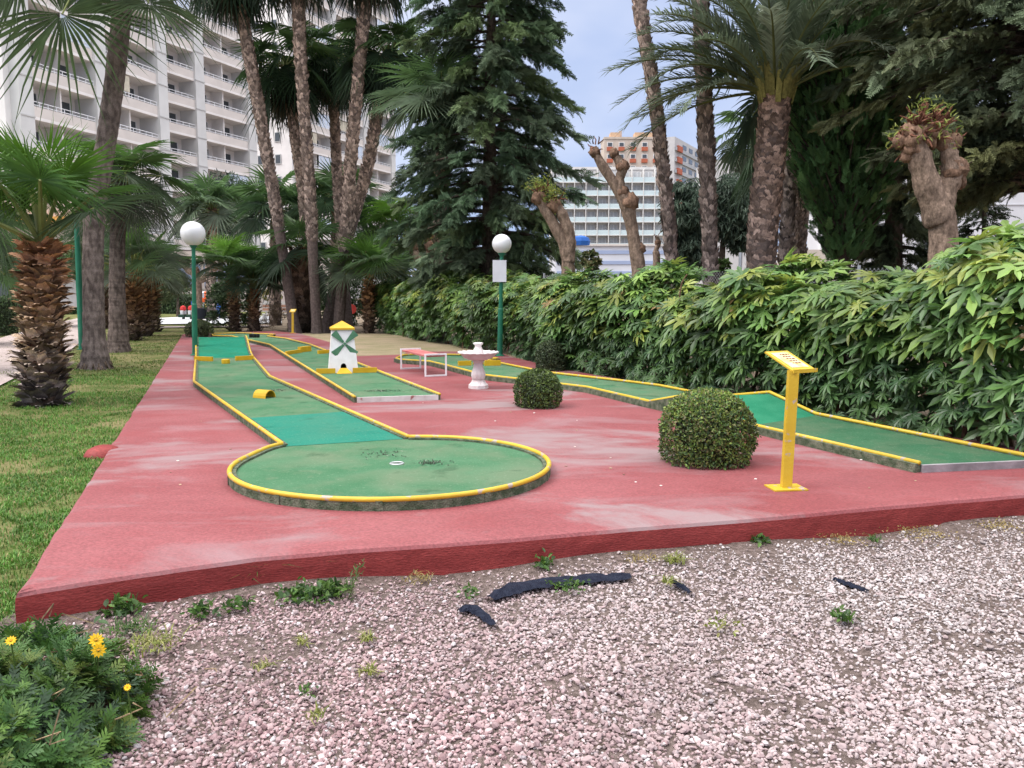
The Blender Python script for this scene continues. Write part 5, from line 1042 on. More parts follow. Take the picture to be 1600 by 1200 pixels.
for i in range(k):                                             # each shoot carries a rosette of cut leaves
    nl = 9; col = np.array([(.065, .14, .028), (.05, .115, .03), (.09, .165, .03), (.055, .10, .05), (.12, .17, .035)][rg.choice(5, p=[.34, .28, .16, .14, .08])])*rg.uniform(.7, 1.3)
    for j in range(nl):
        aa_ = j*2.4 + rg.uniform(-.3, .3); axd = nrm(dirs[i]*.8 + (0, 0, .6)); s1 = nrm(np.cross(axd, (0.3, .2, 1))); s2 = np.cross(axd, s1); X = nrm(axd*rg.uniform(.15, 1.1) + (s1*math.cos(aa_)+s2*math.sin(aa_))*.9)
        Z = nrm(axd - X*(axd @ X) + rg.normal(0, .1, 3)); Z = nrm(Z - X*(X @ Z)); ss = rg.uniform(.06, .105); Ms.append(np.stack([X, np.cross(Z, X), Z], 1)*ss); Os.append(tips[i] - axd*rg.uniform(0, .05)); Cs.append(col*rg.uniform(.8, 1.2)); Ti.append(rg.integers(3))
Ms, Os, Cs, Ti = map(np.array, (Ms, Os, Cs, Ti))
for t in range(3): s_ = Ti == t; b.inst(CL[t][0], CL[t][1], Ms[s_], Os[s_], Cs[s_])
b.build('foliage', M['leaf'], daisy, fb)
b = MB()
for i in range(0, k, 4): b.tube([fb + rg.normal(0, .05, 3)*(1, 1, 0), fb + (tips[i]-fb)*.6 + (0, 0, .06), tips[i]], [.009, .006, .004], 4, tuple(np.array((.12, .085, .055))*rg.uniform(.6, 1.3)))
for i in range(60):
    p0 = fb + rg.normal(0, .28, 3)*(1, 1, 0) + (0, 0, rg.uniform(.1, .34)); b.tube([p0, p0 + rg.normal(0, .03, 3), p0 + rg.normal(0, .05, 3)], .003, 3, tuple(np.array((.34, .25, .15))*rg.uniform(.6, 1.2)))
b.build('dry_stems', M['bark'], daisy, fb)
def flower(c, r, nrmv, n=11, droop=0):
    nrmv = nrm(np.array(nrmv, float)); s1 = nrm(np.cross(nrmv, (.1, .3, 1))); s2 = np.cross(nrmv, s1); b = MB()
    for i in range(n):
        a = i*6.283/n; d_ = s1*math.cos(a)+s2*math.sin(a); q = np.cross(nrmv, d_); w_ = r*.20
        V = [c + d_*r*.15, c + d_*r*.6 + q*w_ + nrmv*r*.1, c + d_*r*1.0 + nrmv*r*(.05-droop), c + d_*r*.6 - q*w_ + nrmv*r*.1]; b.add(V, [[(0, 1, 2, 3)]], (.85, .52, .01))
    b.lathe([(r*.22, 0), (r*.2, r*.08), (.0, r*.13)], 8, tuple(c), col=(.75, .36, .01)); b.tube([c, c - nrmv*.05 - np.array((0, 0, .08))], .003, 4, (.08, .14, .03)); return b
for (x_, y_, Y_, r_, nv) in ((150, 1000, 3.05, .030, (.5, -.6, .7)), (154, 1016, 3.02, .029, (.6, -.8, .3)), (17, 1001, 2.85, .02, (.2, -.6, .8)), (199, 1074, 2.75, .013, (.2, -.7, .6))): flower(D(x_, y_, Y_), r_, nv).build('flower', M['leaf'], daisy, fb)

# weeds and litter on the gravel
def weed(label, c, r, h, k, cols, kind='grass', grp='weeds in the gravel'):
    c = np.array(c, float); b = MB()
    if kind == 'grass':
        p = c + np.c_[rng.normal(0, r*.45, k), rng.normal(0, r*.45, k), np.zeros(k)]; b = blades('w', p, h, pal(k, cols), .0035, lean=1.3)
    else:
        p = c + np.c_[rng.normal(0, r*.5, k), rng.normal(0, r*.5, k), np.abs(rng.normal(0, h*.5, k))]; leaf_cloud(b, p, nrm(np.c_[rng.normal(0, .4, (k, 2)), np.ones(k)]), h*.8, pal(k, cols))
    tag(b.build('weed', M['leaf'], loc=tuple(c)), label, 'weed', grp)
GW = [(.06, .13, .025), (.085, .16, .03), (.045, .09, .03)]; YW = [(.22, .25, .05), (.16, .20, .04), (.28, .27, .10)]
ZG = .015; MS = [(.30, .22, .07), (.24, .19, .07), (.34, .27, .12)]
for (x_, y_, r, h, k, cols, kd, lab) in ((405, 905, .09, .16, 60, GW, 'grass', 'thin grass tuft against the front of the red platform'), (372, 950, .07, .05, 60, GW, 'leaf', 'small leafy weed below the platform front, left'), (318, 960, .07, .05, 60, GW, 'leaf', 'dark green weed patch left of the other small leafy weed'),
    (470, 935, .12, .05, 140, GW, 'leaf', 'spreading leafy weed at the platform foot'), (515, 930, .13, .055, 160, GW, 'leaf', 'lush green weed patch at the foot of the tall spindly plant'), (240, 1008, .13, .05, 160, YW, 'grass', 'yellow-green moss patch near the daisy bush'), (200, 985, .12, .06, 110, GW, 'grass', 'grass tufts between daisy bush and platform'), (190, 955, .1, .06, 90, GW, 'leaf', 'weeds at the front left corner of the platform'),
    (850, 885, .06, .05, 60, GW, 'leaf', 'small green weed above the black sheet'), (886, 918, .09, .035, 90, GW, 'leaf', 'weed on the black plastic sheet'), (1043, 911, .045, .05, 40, YW, 'grass', 'little grass tuft at the end of the thin black strip'), (1052, 878, .06, .07, 60, YW, 'grass', 'pale grass tuft at the platform foot, centre right'), (1318, 967, .05, .04, 60, GW, 'leaf', 'single bright green weed alone in the white gravel'), (1125, 980, .08, .03, 60, YW, 'leaf', 'brownish weed patch in the middle of the gravel'), (1366, 845, .05, .05, 40, GW, 'grass', 'green tuft at the platform foot, right'), (1185, 848, .07, .05, 60, GW, 'leaf', 'grey-green weed under the platform edge'), (1320, 843, .16, .018, 260, MS, 'leaf', 'yellow moss patch along the platform foot, left of the other moss patch'), (1440, 832, .2, .018, 320, MS, 'leaf', 'long yellow moss patch along the platform foot on the right'), (1560, 822, .15, .02, 240, MS, 'leaf', 'yellow moss patch at the right picture edge below the platform'), (655, 905, .10, .03, 70, MS, 'grass', 'dry grassy tuft on the soil left of the long black strip'), (1000, 872, .12, .03, 80, MS, 'grass', 'dry grass on the soil below the platform centre'),
    (573, 1000, .04, .04, 36, YW, 'grass', 'yellowish tuft below the spindly plant'), (472, 1005, .04, .04, 36, YW, 'grass', 'yellowish tuft in the left gravel'), (577, 1052, .045, .04, 40, YW, 'grass', 'lower yellowish tuft in the left gravel'), (483, 1085, .03, .03, 26, GW, 'leaf', 'tiny dark weed in the left gravel'), (408, 1042, .05, .03, 30, YW, 'grass', 'faint straw-coloured tuft near the left'), (495, 1120, .035, .04, 26, YW, 'grass', 'lowest straw-coloured tuft in the gravel'), (735, 930, .06, .04, 40, GW, 'leaf', 'weed left of the crumpled black sheet')):
    weed(lab, G(x_, y_, ZG), r, h, k, cols, kd)
# spindly plant by the platform front
sp_ = G(545, 935, ZG); pl_ = thing('spindly_plant', 'tall spindly weed in front of the red platform side', 'weed', sp_); b = MB(); tip = D(560, 885, sp_[1]); b.tube(spline([sp_, (sp_+tip)/2 + (.01, 0, .02), tip], 6), .003, 4, (.10, .14, .05)); b.build('stem', M['bark'], pl_, sp_)
b = MB(); k = 60; u = rng.random(k)[:, None]**.7; p = sp_*(1-u) + tip*u + rng.normal(0, .022, (k, 3)); leaf_cloud(b, p, nrm(rng.normal(0, .5, (k, 3)) + (0, -.3, .8)), .035, pal(k, [(.09, .14, .045), (.14, .17, .07)]), NARROW); b.build('foliage', M['leaf'], pl_, sp_)
# sheeting
shm = mat('black_weed_sheet', (.008, .010, .022), (.016, .02, .036), 30, .7, .6, 90, .12)
def sheet(label, pxs, wpx, seed, name='weed_sheet'):
    rg = np.random.default_rng(seed); pts = spline([G(x_, y_, .006) for x_, y_ in pxs], 24); t = nrm(np.gradient(pts, axis=0)); nn = np.c_[-t[:, 1], t[:, 0], 0*t[:, 0]]; b = MB(); V = []; m_ = 6; w0 = np.interp(np.linspace(0, 1, 24), np.linspace(0, 1, len(wpx)), wpx)
    for i in range(24):
        e1, e2 = rg.uniform(.8, 1.25, 2)
        for j in range(m_):
            s_ = (j/(m_-1)-.5); V.append(pts[i] + nn[i]*w0[i]*s_*(e1 if s_ < 0 else e2) + (0, 0, .014*mnoise.noise((i*.5, j*.9, seed)) + .012*(1-4*s_*s_)))
    f = [(i*m_+j, (i+1)*m_+j, (i+1)*m_+j+1, i*m_+j+1) for i in range(23) for j in range(m_-1)]; b.add(V, [f]); c = pts[12]
    tag(b.build(name, shm, loc=tuple(c)), label, 'plastic sheet', 'torn black ground sheet')
sheet('long curved strip of black plastic sheet lying in the gravel below the platform', [(766, 936), (795, 922), (840, 912), (890, 907), (945, 902), (985, 900)], [.06, .13, .15, .13, .13, .08], 1)
sheet('small crumpled flap of black plastic left of the long strip', [(716, 955), (735, 950), (752, 960), (774, 978)], [.03, .09, .06, .03], 2)
sheet('thin black plastic sliver right of the long strip', [(1052, 909), (1066, 917), (1080, 928)], [.03, .045, .02], 3)
sheet('thin black plastic sliver in the white gravel on the right', [(1303, 905), (1325, 913), (1356, 925)], [.02, .05, .02], 4)
b = MB()
for _ in range(16):
    p = G(rng.uniform(300, 1560), rng.uniform(900, 1180), .03); a = rng.uniform(0, 6.28); q = p + np.array((math.cos(a), math.sin(a), 0))*rng.uniform(.04, .12); b.tube([p, (p+q)/2 + (0, 0, .01), q], .003, 4, (.12, .09, .07))
tag(b.build('twigs', M['bark']), 'small dry twigs scattered on the gravel', 'twigs', kind='stuff')
b = MB()
for _ in range(70):
    p = G(rng.uniform(250, 1560), rng.uniform(600, 765), .183); p += rng.normal(0, .02, 3)*(1, 1, 0); r_ = rng.uniform(.006, .016)
    b.add(p + ico*r_*np.array((1, .8, .35)), [icf], pal(1, [(.6, .5, .45), (.25, .15, .12), (.4, .3, .2), (.7, .65, .62)])[0])
tag(b.build('leaf_litter', stonem), 'specks of grit and dry leaf bits on the red platform', 'litter', kind='stuff')

# ------------------------------------------------------------------ wire fence behind the hedge
fpts = [D(850, 470, 21.5), D(990, 470, 19), D(1155, 470, 16.2), D(1340, 470, 14), D(1560, 470, 12)]
for p in fpts: p[2] = .1
wf = thing('wire_fence', 'chain link wire fence with grey posts behind the leafy hedge', 'fence', fpts[2]); HF = 1.9
for i, p in enumerate(fpts):
    b = MB(); b.tube([p, p + (0, 0, HF + (.35 if i == 2 else .05))], .028 if i != 2 else .035, 8); b.build('post', M['metal'], wf, fpts[2])
b = MB()
for a_, c_ in zip(fpts[:-1], fpts[1:]):
    L_ = np.linalg.norm(c_-a_); t = (c_-a_)/L_; s_ = .075
    for off in np.arange(-HF, L_, s_):
        for sg in (1, -1):
            u0, z0_, u1, z1_ = off, 0.0, off+HF, HF
            if sg < 0: u0, u1 = u1, u0
            lo_, hi_ = min(u0, u1), max(u0, u1)
            def cl(u):  # clip to the bay
                k_ = (u-u0)/(u1-u0); return k_
            ka, kb = sorted((cl(0), cl(L_))); ka, kb = max(0, ka), min(1, kb)
            if kb <= ka: continue
            zz0, zz1 = ka*HF, kb*HF
            if zz1 < 1.0: continue
            ka = max(ka, .5)
            A_ = a_ + t*(u0+(u1-u0)*ka) + (0, 0, ka*HF); B_ = a_ + t*(u0+(u1-u0)*kb) + (0, 0, kb*HF)
            if np.linalg.norm(B_-A_) < .01: continue
            b.beam(A_, B_, .0035, .0035)
b.build('mesh', M['metal'], wf, fpts[2])

# ------------------------------------------------------------------ buildings
CR = (.78, .735, .71); CRL = (.77, .74, .73); CON = (.62, .61, .60)
M['hdoor'] = glassmat('curtained_glass', (.48, .49, .50), .3)
M['door'] = glassmat('dark_window_glass', (.07, .08, .09)); M['pglass'] = mat('pale_balcony_glass', (.55, .66, .68), (.62, .72, .74), 3, .2, spec=.5)
def unit_copy(proto, loc, rz, parent, sub=()):
    c = proto.copy(); COL.objects.link(c); c.parent = parent; c.location = loc; c.rotation_euler = (0, 0, rz)
    for s_ in sub: d_ = s_.copy(); COL.objects.link(d_); d_.parent = c
    return c
def tower(label, org, ang, bays, floors, fh, bw, front_w, z0, fl0, side_wins, pier=1.3, dep=1.5, fw_cols=2, glz=.12):
    """org: near corner; long balcony face runs along ang; a plain windowed face turns away to the left"""
    root = thing('apartment_tower', label, 'building', org, 'white apartment towers'); u = np.array((math.cos(ang), math.sin(ang), 0)); n = np.array((u[1], -u[0], 0)); o = np.array(org, float); zt = z0 + floors*fh
    def PP(a, d_, z): return o + u*a + n*d_ + np.array((0, 0, z - o[2]))
    tot = bays*(bw+pier)+pier; b = MB()
    c = PP(tot/2, -dep-5, (z0+zt)/2); b.box(tuple(c), (tot, 10, zt-z0), ang, CR); b.build('wall', M['wall'], root, org)
    # plain face towards the camera
    b = MB(); c = PP(-.25, -front_w/2-.2, (z0+zt)/2); b.box(tuple(c), (.5, front_w, zt-z0), ang, CRL); b.build('end_wall', M['wall'], root, org)
    for i in range(bays+1):
        b = MB(); c = PP(i*(bw+pier)+pier/2, -.5, (z0+zt)/2); b.box(tuple(c), (pier, 2.2, zt-z0), ang, CON)
        for k in range(floors): b.box(tuple(PP(i*(bw+pier)+pier/2, .62, z0+k*fh)), (pier+.04, .06, .10), ang, np.array(CON)*.8)
        b.build('pier', M['wall'], root, org)
    # one balcony with railing and glass door, then copies
    b = MB(); b.box((0, -dep/2+.1, 0), (bw, dep+.6, .22), 0, CR); b.box((0, .32, .42), (bw, .14, .85), 0, (.66, .60, .56)); b.box((0, -dep/2, 1.4), (.14, dep+.1, 2.6), 0, CR); bal = b.build('balcony', M['wall'], root, (0, 0, 0))
    b = MB()
    for z in (.95, 1.2): b.beam((-bw/2, .32, z), (bw/2, .32, z), .05, .05, (.8, .8, .82))
    for x_ in np.linspace(-bw/2, bw/2, 9): b.beam((x_, .32, .84), (x_, .32, 1.22), .04, .04, (.8, .8, .82))
    rl = b.build('railing', M['attr'], bal, (0, 0, 0))
    b = MB()
    for x_ in (-bw*.25, bw*.27): b.box((x_, -dep+.03, 1.2), (bw*.30, .08, 2.1))
    gd = b.build('glass_door', M['door'], bal, (0, 0, 0))
    b = MB()
    for x_ in (-bw*.25, bw*.27): 
        for q in (-1, 0, 1): b.box((x_+q*bw*.15, -dep+.09, 1.2), (.07, .06, 2.15), 0, (.75, .75, .76))
    df = b.build('door_frame', M['attr'], bal, (0, 0, 0))
    first = True; units = []
    for k in range(fl0, floors):
        for i in range(bays):
            loc = u*(pier + bw/2 + i*(bw+pier)) + np.array((0, 0, z0 + k*fh - o[2]))
            ob = bal if first else unit_copy(bal, loc, ang + math.pi*0, root, (rl, gd, df))
            if first: ob.location = loc; ob.rotation_euler = (0, 0, ang); first = False
            # balcony is modelled facing +y: turn it so that it faces the outward normal
            ob.rotation_euler = (0, 0, math.atan2(-n[0], n[1]))
            if rng.random() < glz: units.append(ob)
    b = MB()                                             # some residents have glazed in half of their balcony, others hang a blind
    b.box((-bw*.25, .30, 1.75), (bw*.46, .05, 1.75), 0, (.55, .62, .74))
    for q in (-.48, -.36, -.25, -.13, -.02): b.box((q*bw, .34, 1.75), (.07, .06, 1.8), 0, (.8, .8, .82))
    gm = b.build('glazing', M['attr'], root, (0, 0, 0)); b = MB(); b.box((bw*.25, .28, 1.95), (bw*.44, .06, 1.3), 0, (.55, .50, .40)); bm_ = b.build('blind', M['attr'], root, (0, 0, 0))
    for j, ob in enumerate(units):
        src = gm if j % 3 else bm_
        if j < 2 and src.parent == root and j == (0 if src is bm_ else 1): src.parent = ob
        else: c_ = src.copy(); COL.objects.link(c_); c_.parent = ob
    for src in (gm, bm_):
        if src.parent == root: bpy.data.objects.remove(src)
    if side_wins:
        b = MB(); b.box((0, -.02, 0), (.9, .08, 1.25), 0, (.5, .5, .5)); fr_ = b.build('window', M['attr'], root, (0, 0, 0)); b = MB(); b.box((0, -.065, 0), (.7, .03, 1.05)); pn = b.build('pane', M['door'], fr_, (0, 0, 0)); first = True
        for k in range(fl0, floors):
            for j in range(fw_cols):
                loc = -n*(front_w*(.35+.42*j/max(1, fw_cols-1))) - u*.53 + np.array((0, 0, z0+k*fh+1.5-o[2]))
                ob = fr_ if first else unit_copy(fr_, loc, 0, root, (pn,)); first = False; ob.location = loc; ob.rotation_euler = (0, 0, math.atan2(u[0], -u[1]) + math.pi)
    return root
u_ang = R(90-20.4)
o1 = D(218, 470, 80); o1[2] = 0
tower('near white apartment tower with rows of recessed balconies on the left', o1, u_ang, 2, 16, 2.8, 6.9, 9, 0, 2, False)
# wing in front of it, mostly behind the palm fronds
o0 = D(40, 470, 62); o0[2] = 0
tower('white apartment wing behind the left palm fronds', o0, R(90-14), 2, 12, 2.8, 6.5, 8, 0, 1, False)
o2 = D(468, 470, 112); o2[2] = 0
tower('farther white apartment tower seen between the tall palm trunks', o2, u_ang, 3, 20, 2.8, 7.0, 6.5, 0, 2, True, glz=.3)
ot = D(398, 470, 130); ot[2] = 0; b = MB(); b.box((ot[0], ot[1], 22), (1.6, 6, 44), 0, (.55, .25, .14)); b.box((ot[0]+.9, ot[1]-3.04, 22), (.2, .1, 44), 0, (.5, .2, .1))
tag(b.build('brick_tower', M['wall'], loc=tuple(ot)), 'narrow orange brick building edge between the two white towers', 'building')
def frontal(label, name, x0, x1, ytop, ybot, Y, rows, cols, wallc, mode, ang=0, gr=None):
    """building seen face on; bays are balconies with glass fronts (mode glass) or windows over coloured panels"""
    a, c = D(x0, ytop, Y), D(x1, ytop, Y); zt = a[2]; zb = D(x0, ybot, Y)[2]; W = c[0]-a[0]; org = np.array(((a[0]+c[0])/2, Y, 0)); root = thing(name, label, 'building', org, gr, ang)
    b = MB(); b.box((org[0], Y+5.9, zt/2), (W, 9, zt), 0, wallc); b.box((org[0], Y+6, zt+.3), (W*1.01, 9.6, .55), 0, np.array(wallc)*.95); b.build('wall', M['wall'], root, org)
    fh = (zt-zb)/rows; bw = W/cols
    if mode == 'glass':
        b = MB(); b.box((0, .75, 0), (bw, 1.7, .16), 0, wallc); b.box((-bw/2, .6, fh/2), (.14, 1.5, fh), 0, wallc); fr_ = b.build('balcony', M['wall'], root, (0, 0, 0))
        b = MB(); b.box((0, 0, .56), (bw*.94, .05, .95)); s1 = b.build('glass_front', M['pglass'], fr_, (0, 0, 0))
        b = MB(); b.box((0, 1.36, 1.15), (bw*.62, .06, 2.0)); s2 = b.build('glass_door', M['hdoor'], fr_, (0, 0, 0)); subs = (s1, s2)
        b = MB(); 
        for q in (-.31, 0, .31): b.box((q*bw, 1.31, 1.15), (.12, .05, 2.05), 0, (.75, .75, .76))
        s3 = b.build('curtain', M['attr'], fr_, (0, 0, 0)); subs = (s1, s2, s3)
    else:
        b = MB(); b.box((0, 1.25, .5), (bw*.52, .5, 1.0), 0, (.44, .13, .075)); fr_ = b.build('balcony_panel', M['wall'], root, (0, 0, 0))
        b = MB(); b.box((0, 1.35, 1.7), (bw*.50, .2, 1.2), 0, (.7, .68, .66)); s1 = b.build('window_frame', M['attr'], fr_, (0, 0, 0))
        b = MB(); b.box((0, 1.22, 1.7), (bw*.36, .1, .9)); s2 = b.build('pane', M['door'], fr_, (0, 0, 0)); subs = (s1, s2)
    first = True
    for k in range(rows):
        for i in range(cols):
            loc = np.array((-W/2 + bw*(i+.5), 0, zb + k*fh)); ob = fr_ if first else unit_copy(fr_, loc, 0, root, subs); first = False; ob.location = loc
    return root, org, W, zt
frontal('white hotel with rows of pale glass balconies behind the bare pollarded tree', 'hotel_building', 862, 1042, 264, 388, 175, 6, 10, (.70, .68, .66), 'glass')
r_, og, W, zt = frontal('tall orange and cream apartment block behind the white hotel', 'apartment_block', 945, 1036, 216, 290, 235, 4, 5, (.56, .47, .40), 'panel')
b = MB()
for x_, w_ in ((-W*.3, 2.6), (W*.2, 5.0)): b = MB(); b.box((og[0]+x_, og[1]+4.5, zt+1.2), (w_, 4, 1.6), 0, (.56, .38, .25)); b.build('roof_house', M['wall'], r_, og)
b = MB(); b.box((og[0]-W*.2, og[1]+4.5, zt+1.6), (.8, .8, 2.2), 0, (.5, .4, .35)); b.build('chimney', M['wall'], r_, og)
# its wing running away to the right
a, c = D(1036, 222, 233), D(1086, 240, 262); 
wg = thing('apartment_wing', 'red and grey wing of the orange block, between the slim trunks', 'building', (a[0], a[1], 0)); b = MB(); mid = (a+c)/2; dv = c-a; an = math.atan2(dv[1], dv[0]); LL = np.linalg.norm(dv[:2]); zt = 42.5
b.box((mid[0]-math.sin(an)*-5*0, mid[1]+4, zt/2), (LL, 8, zt), an, (.50, .48, .48)); b.build('wall', M['wall'], wg, (a[0], a[1], 0))
nv = np.array((math.sin(an), -math.cos(an), 0))
nf0 = np.array((mid[0], mid[1]+4, 0)) + nv*4
for k in range(6):
    z = zt-2.2-k*3.0
    b = MB(); b.beam(nf0 - dv*(1, 1, 0)/2*.98 + nv*.15 + (0, 0, z-.9), nf0 + dv*(1, 1, 0)/2*.98 + nv*.15 + (0, 0, z-.9), .5, .9, (.42, .42, .44)); b.build('balcony', M['wall'], wg, (a[0], a[1], 0))
    b = MB(); p0 = nf0 - dv*(1, 1, 0)*.46; b.beam(p0 + nv*.5 + (0, 0, z-.7), p0 + nv*.5 + dv*(1, 1, 0)*.13 + (0, 0, z-.7), .5, 1.5, (.44, .13, .08)); b.build('panel', M['wall'], wg, (a[0], a[1], 0))
    for j in range(4):
        b = MB(); p0 = nf0 - dv*(1, 1, 0)*(.26-.2*j) + nv*.06 + (0, 0, z+.5); b.beam(p0, p0 + dv*(1, 1, 0)*.11, .1, 1.2); b.build('window', M['door'], wg, (a[0], a[1], 0))
# low blue and white striped wall building
a, c = D(868, 384, 60), D(1052, 384, 60); rt = thing('low_building', 'low white building with pale blue bands behind the bare tree', 'building', (a[0], 60, 0)); b = MB(); zt = a[2]; b.box(((a[0]+c[0])/2, 63, zt/2), (c[0]-a[0], 6, zt), 0, (.62, .64, .70)); b.box(((a[0]+c[0])/2, 63, zt+.06), (c[0]-a[0]+.3, 6.3, .14), 0, (.6, .56, .53)); b.build('wall', M['wall'], rt, (a[0], 60, 0))
for k in range(4): b = MB(); b.box(((a[0]+c[0])/2, 59.98, zt-.45-.72*k), (c[0]-a[0]-.2, .06, .24), 0, (.33, .40, .58)); b.build('band', M['wall'], rt, (a[0], 60, 0))
bc = D(907, 374, 58); b = MB(); b.lathe([(.62, -.4), (.66, -.12), (.55, .12), (.3, .22), (.05, .27)], 8, tuple(bc), col=(.02, .10, .36)); tag(b.build('blue_canopy', M['attr'], loc=tuple(bc)), 'small bright blue canopy on the roof of the striped low building', 'canopy')
# roof between the trunks, far right wall, left low buildings
a, c = D(1108, 250, 150), D(1172, 250, 150); rt = thing('flat_roof_building', 'pale flat roofed building with aerials between trunk and date palm', 'building', (a[0], 150, 0)); b = MB(); b.box(((a[0]+c[0])/2, 155, a[2]/2), (c[0]-a[0], 10, a[2]), 0, (.55, .53, .53)); b.box((c[0]-.3, 154, a[2]+.6), (1.8, 4, 2.4), 0, (.5, .27, .17)); b.build('wall', M['wall'], rt, (a[0], 150, 0))
b = MB()
for q in (.25, .45, .55, .75): b.beam((a[0]+(c[0]-a[0])*q, 151, a[2]), (a[0]+(c[0]-a[0])*q, 151, a[2]+1.5), .07, .07, (.4, .4, .42))
b.beam((a[0], 150.2, a[2]+.5), (c[0], 150.2, a[2]+.5), .06, .06, (.4, .4, .42)); b.build('aerials', M['attr'], rt, (a[0], 150, 0))
a, c = D(1365, 215, 48), D(1780, 215, 48); rt = thing('pale_building', 'large plain pale building behind the conifers at the right edge', 'building', (a[0], 48, 0)); b = MB(); b.box(((a[0]+c[0])/2, 53, a[2]/2), (c[0]-a[0], 10, a[2]), 0, (.60, .60, .63))
for k in range(4): b.box(((a[0]+c[0])/2, 47.98, 1.5+k*2.4), (c[0]-a[0], .05, .05), 0, (.48, .48, .5))
b.build('wall', M['wall'], rt, (a[0], 48, 0))
for x_ in (1420, 1345): p = D(x_+40, 372, 47.9); b = MB(); b.box(tuple(p), (1.0, .12, 1.3)); b.build('window', M['door'], rt, (a[0], 48, 0))
b = MB(); p = D(1310, 390, 52); b.box((p[0], 54, 2), (5, 4, 4), 0, (.52, .46, .40)); 
lt = thing('small_house', 'small beige house with windows behind the cypress trunk', 'building', (p[0], 52, 0)); b.build('wall', M['wall'], lt, (p[0], 52, 0))
for q in (-1.2, 1.2): b = MB(); b.box((p[0]+q, 51.97, 2.2), (1.1, .1, 1.3)); b.build('window', M['door'], lt, (p[0], 52, 0))
a, c = D(-120, 345, 60), D(118, 345, 60); rt = thing('beige_building', 'low beige building with orange awning band behind the shaggy palm', 'building', (a[0], 60, 0)); b = MB(); zt = D(0, 300, 60)[2]; b.box(((a[0]+c[0])/2, 65, zt/2), (c[0]-a[0], 10, zt), 0, (.50, .42, .37)); b.build('wall', M['wall'], rt, (a[0], 60, 0))
b = MB(); z_ = D(0, 343, 60)[2]; b.box(((a[0]+c[0])/2, 59.6, z_), (c[0]-a[0], .9, .3), 0, (.72, .36, .10)); b.build('awning', M['wall'], rt, (a[0], 60, 0))
for q in range(5): b = MB(); b.box((a[0]+1.3+2.2*q, 59.96, 1.6), (1.4, .1, 1.8)); b.build('window', M['door'], rt, (a[0], 60, 0))
a, c = D(205, 452, 56), D(470, 452, 56); rt = thing('garden_wall', 'pale plastered garden wall beyond the far lawn', 'wall', (a[0], 56, 0)); b = MB(); b.box(((a[0]+c[0])/2, 56.2, a[2]/2), (c[0]-a[0], .3, a[2]), 0, (.50, .43, .41)); b.box(((a[0]+c[0])/2, 56.2, a[2]+.04), (c[0]-a[0], .4, .09), 0, (.42, .37, .35)); b.build('wall_panel', M['wall'], rt, (a[0], 56, 0))
a, c = D(225, 425, 66), D(480, 425, 66); rt = thing('low_pavilion', 'low pavilion with bluish glass front behind the garden wall', 'building', (a[0], 66, 0)); b = MB(); zt = D(0, 392, 66)[2]; b.box(((a[0]+c[0])/2, 70, zt/2), (c[0]-a[0], 7, zt), 0, (.52, .45, .40)); b.build('wall', M['wall'], rt, (a[0], 66, 0))
for q in range(6): b = MB(); b.box((a[0]+1.2+2.1*q, 66.46, a[2]-.6), (1.8, .1, 2.4)); b.build('window', mat('bluish_glass', (.20, .24, .33), (.26, .30, .40), 2, .15, spec=.6), rt, (a[0], 66, 0))

# ------------------------------------------------------------------ far furniture: playground, bin, notice board, bench
nb = D(107, 505, 33); nb[2] = .1; t = thing('notice_board', 'white notice board on two green posts beyond the path', 'notice board', nb); cz = D(107, 459, 33)[2]
b = MB(); b.box((nb[0], 33, cz), (.76, .05, 1.05), 0, (.52, .50, .50)); b.build('board', M['attr'], t, nb)
for s_ in (-.42, .42): b = MB(); b.tube([(nb[0]+s_, 33, .1), (nb[0]+s_, 33, cz+.56)], .045, 8); b.build('post', M['green_metal'], t, nb)
pg = D(325, 500, 43); pg[2] = .15; t = thing('playground_tower', 'blue playground tower with orange and white dome and yellow slide', 'playground', pg); s_ = 43/F
b = MB(); dm = D(322, 472, 43); n_ = 12
for i in range(n_):
    a0_, a1_ = i*6.283/n_, (i+1)*6.283/n_; V = []; 
    for th in np.linspace(0, 1.5708, 6): V += [dm + (math.cos(th)*.62*math.cos(a0_), math.cos(th)*.62*math.sin(a0_), .55*math.sin(th)), dm + (math.cos(th)*.62*math.cos(a1_), math.cos(th)*.62*math.sin(a1_), .55*math.sin(th))]
    b.add(V, [[(2*j, 2*j+1, 2*j+3, 2*j+2) for j in range(5)]], (.70, .12, .03) if i % 3 == 0 else (.7, .72, .74))
b.build('dome', M['attr'], t, pg)
b = MB()
for dx_ in (-.5, .5):
    for dy_ in (-.5, .5): b.tube([(dm[0]+dx_, dm[1]+dy_, .15), (dm[0]+dx_, dm[1]+dy_, dm[2]+.05)], .07, 8, (.03, .10, .33))
for z in np.linspace(.35, dm[2]-.25, 5):
    b.beam((dm[0]-.5, dm[1]-.5, z), (dm[0]+.5, dm[1]-.5, z), .05, .09, (.04, .12, .38)); b.beam((dm[0]+.5, dm[1]-.5, z), (dm[0]+.5, dm[1]+.5, z), .05, .09, (.04, .12, .38))
b.box((dm[0], dm[1], .85), (1.0, 1.0, .08), 0, (.04, .10, .3))
for dx_ in (-.25, 0.05, .3): b.box((dm[0]+dx_, dm[1]-.52, .95), (.10, .04, 1.0), 0, (.5, .56, .65))
b.build('frame', M['attr'], t, pg)
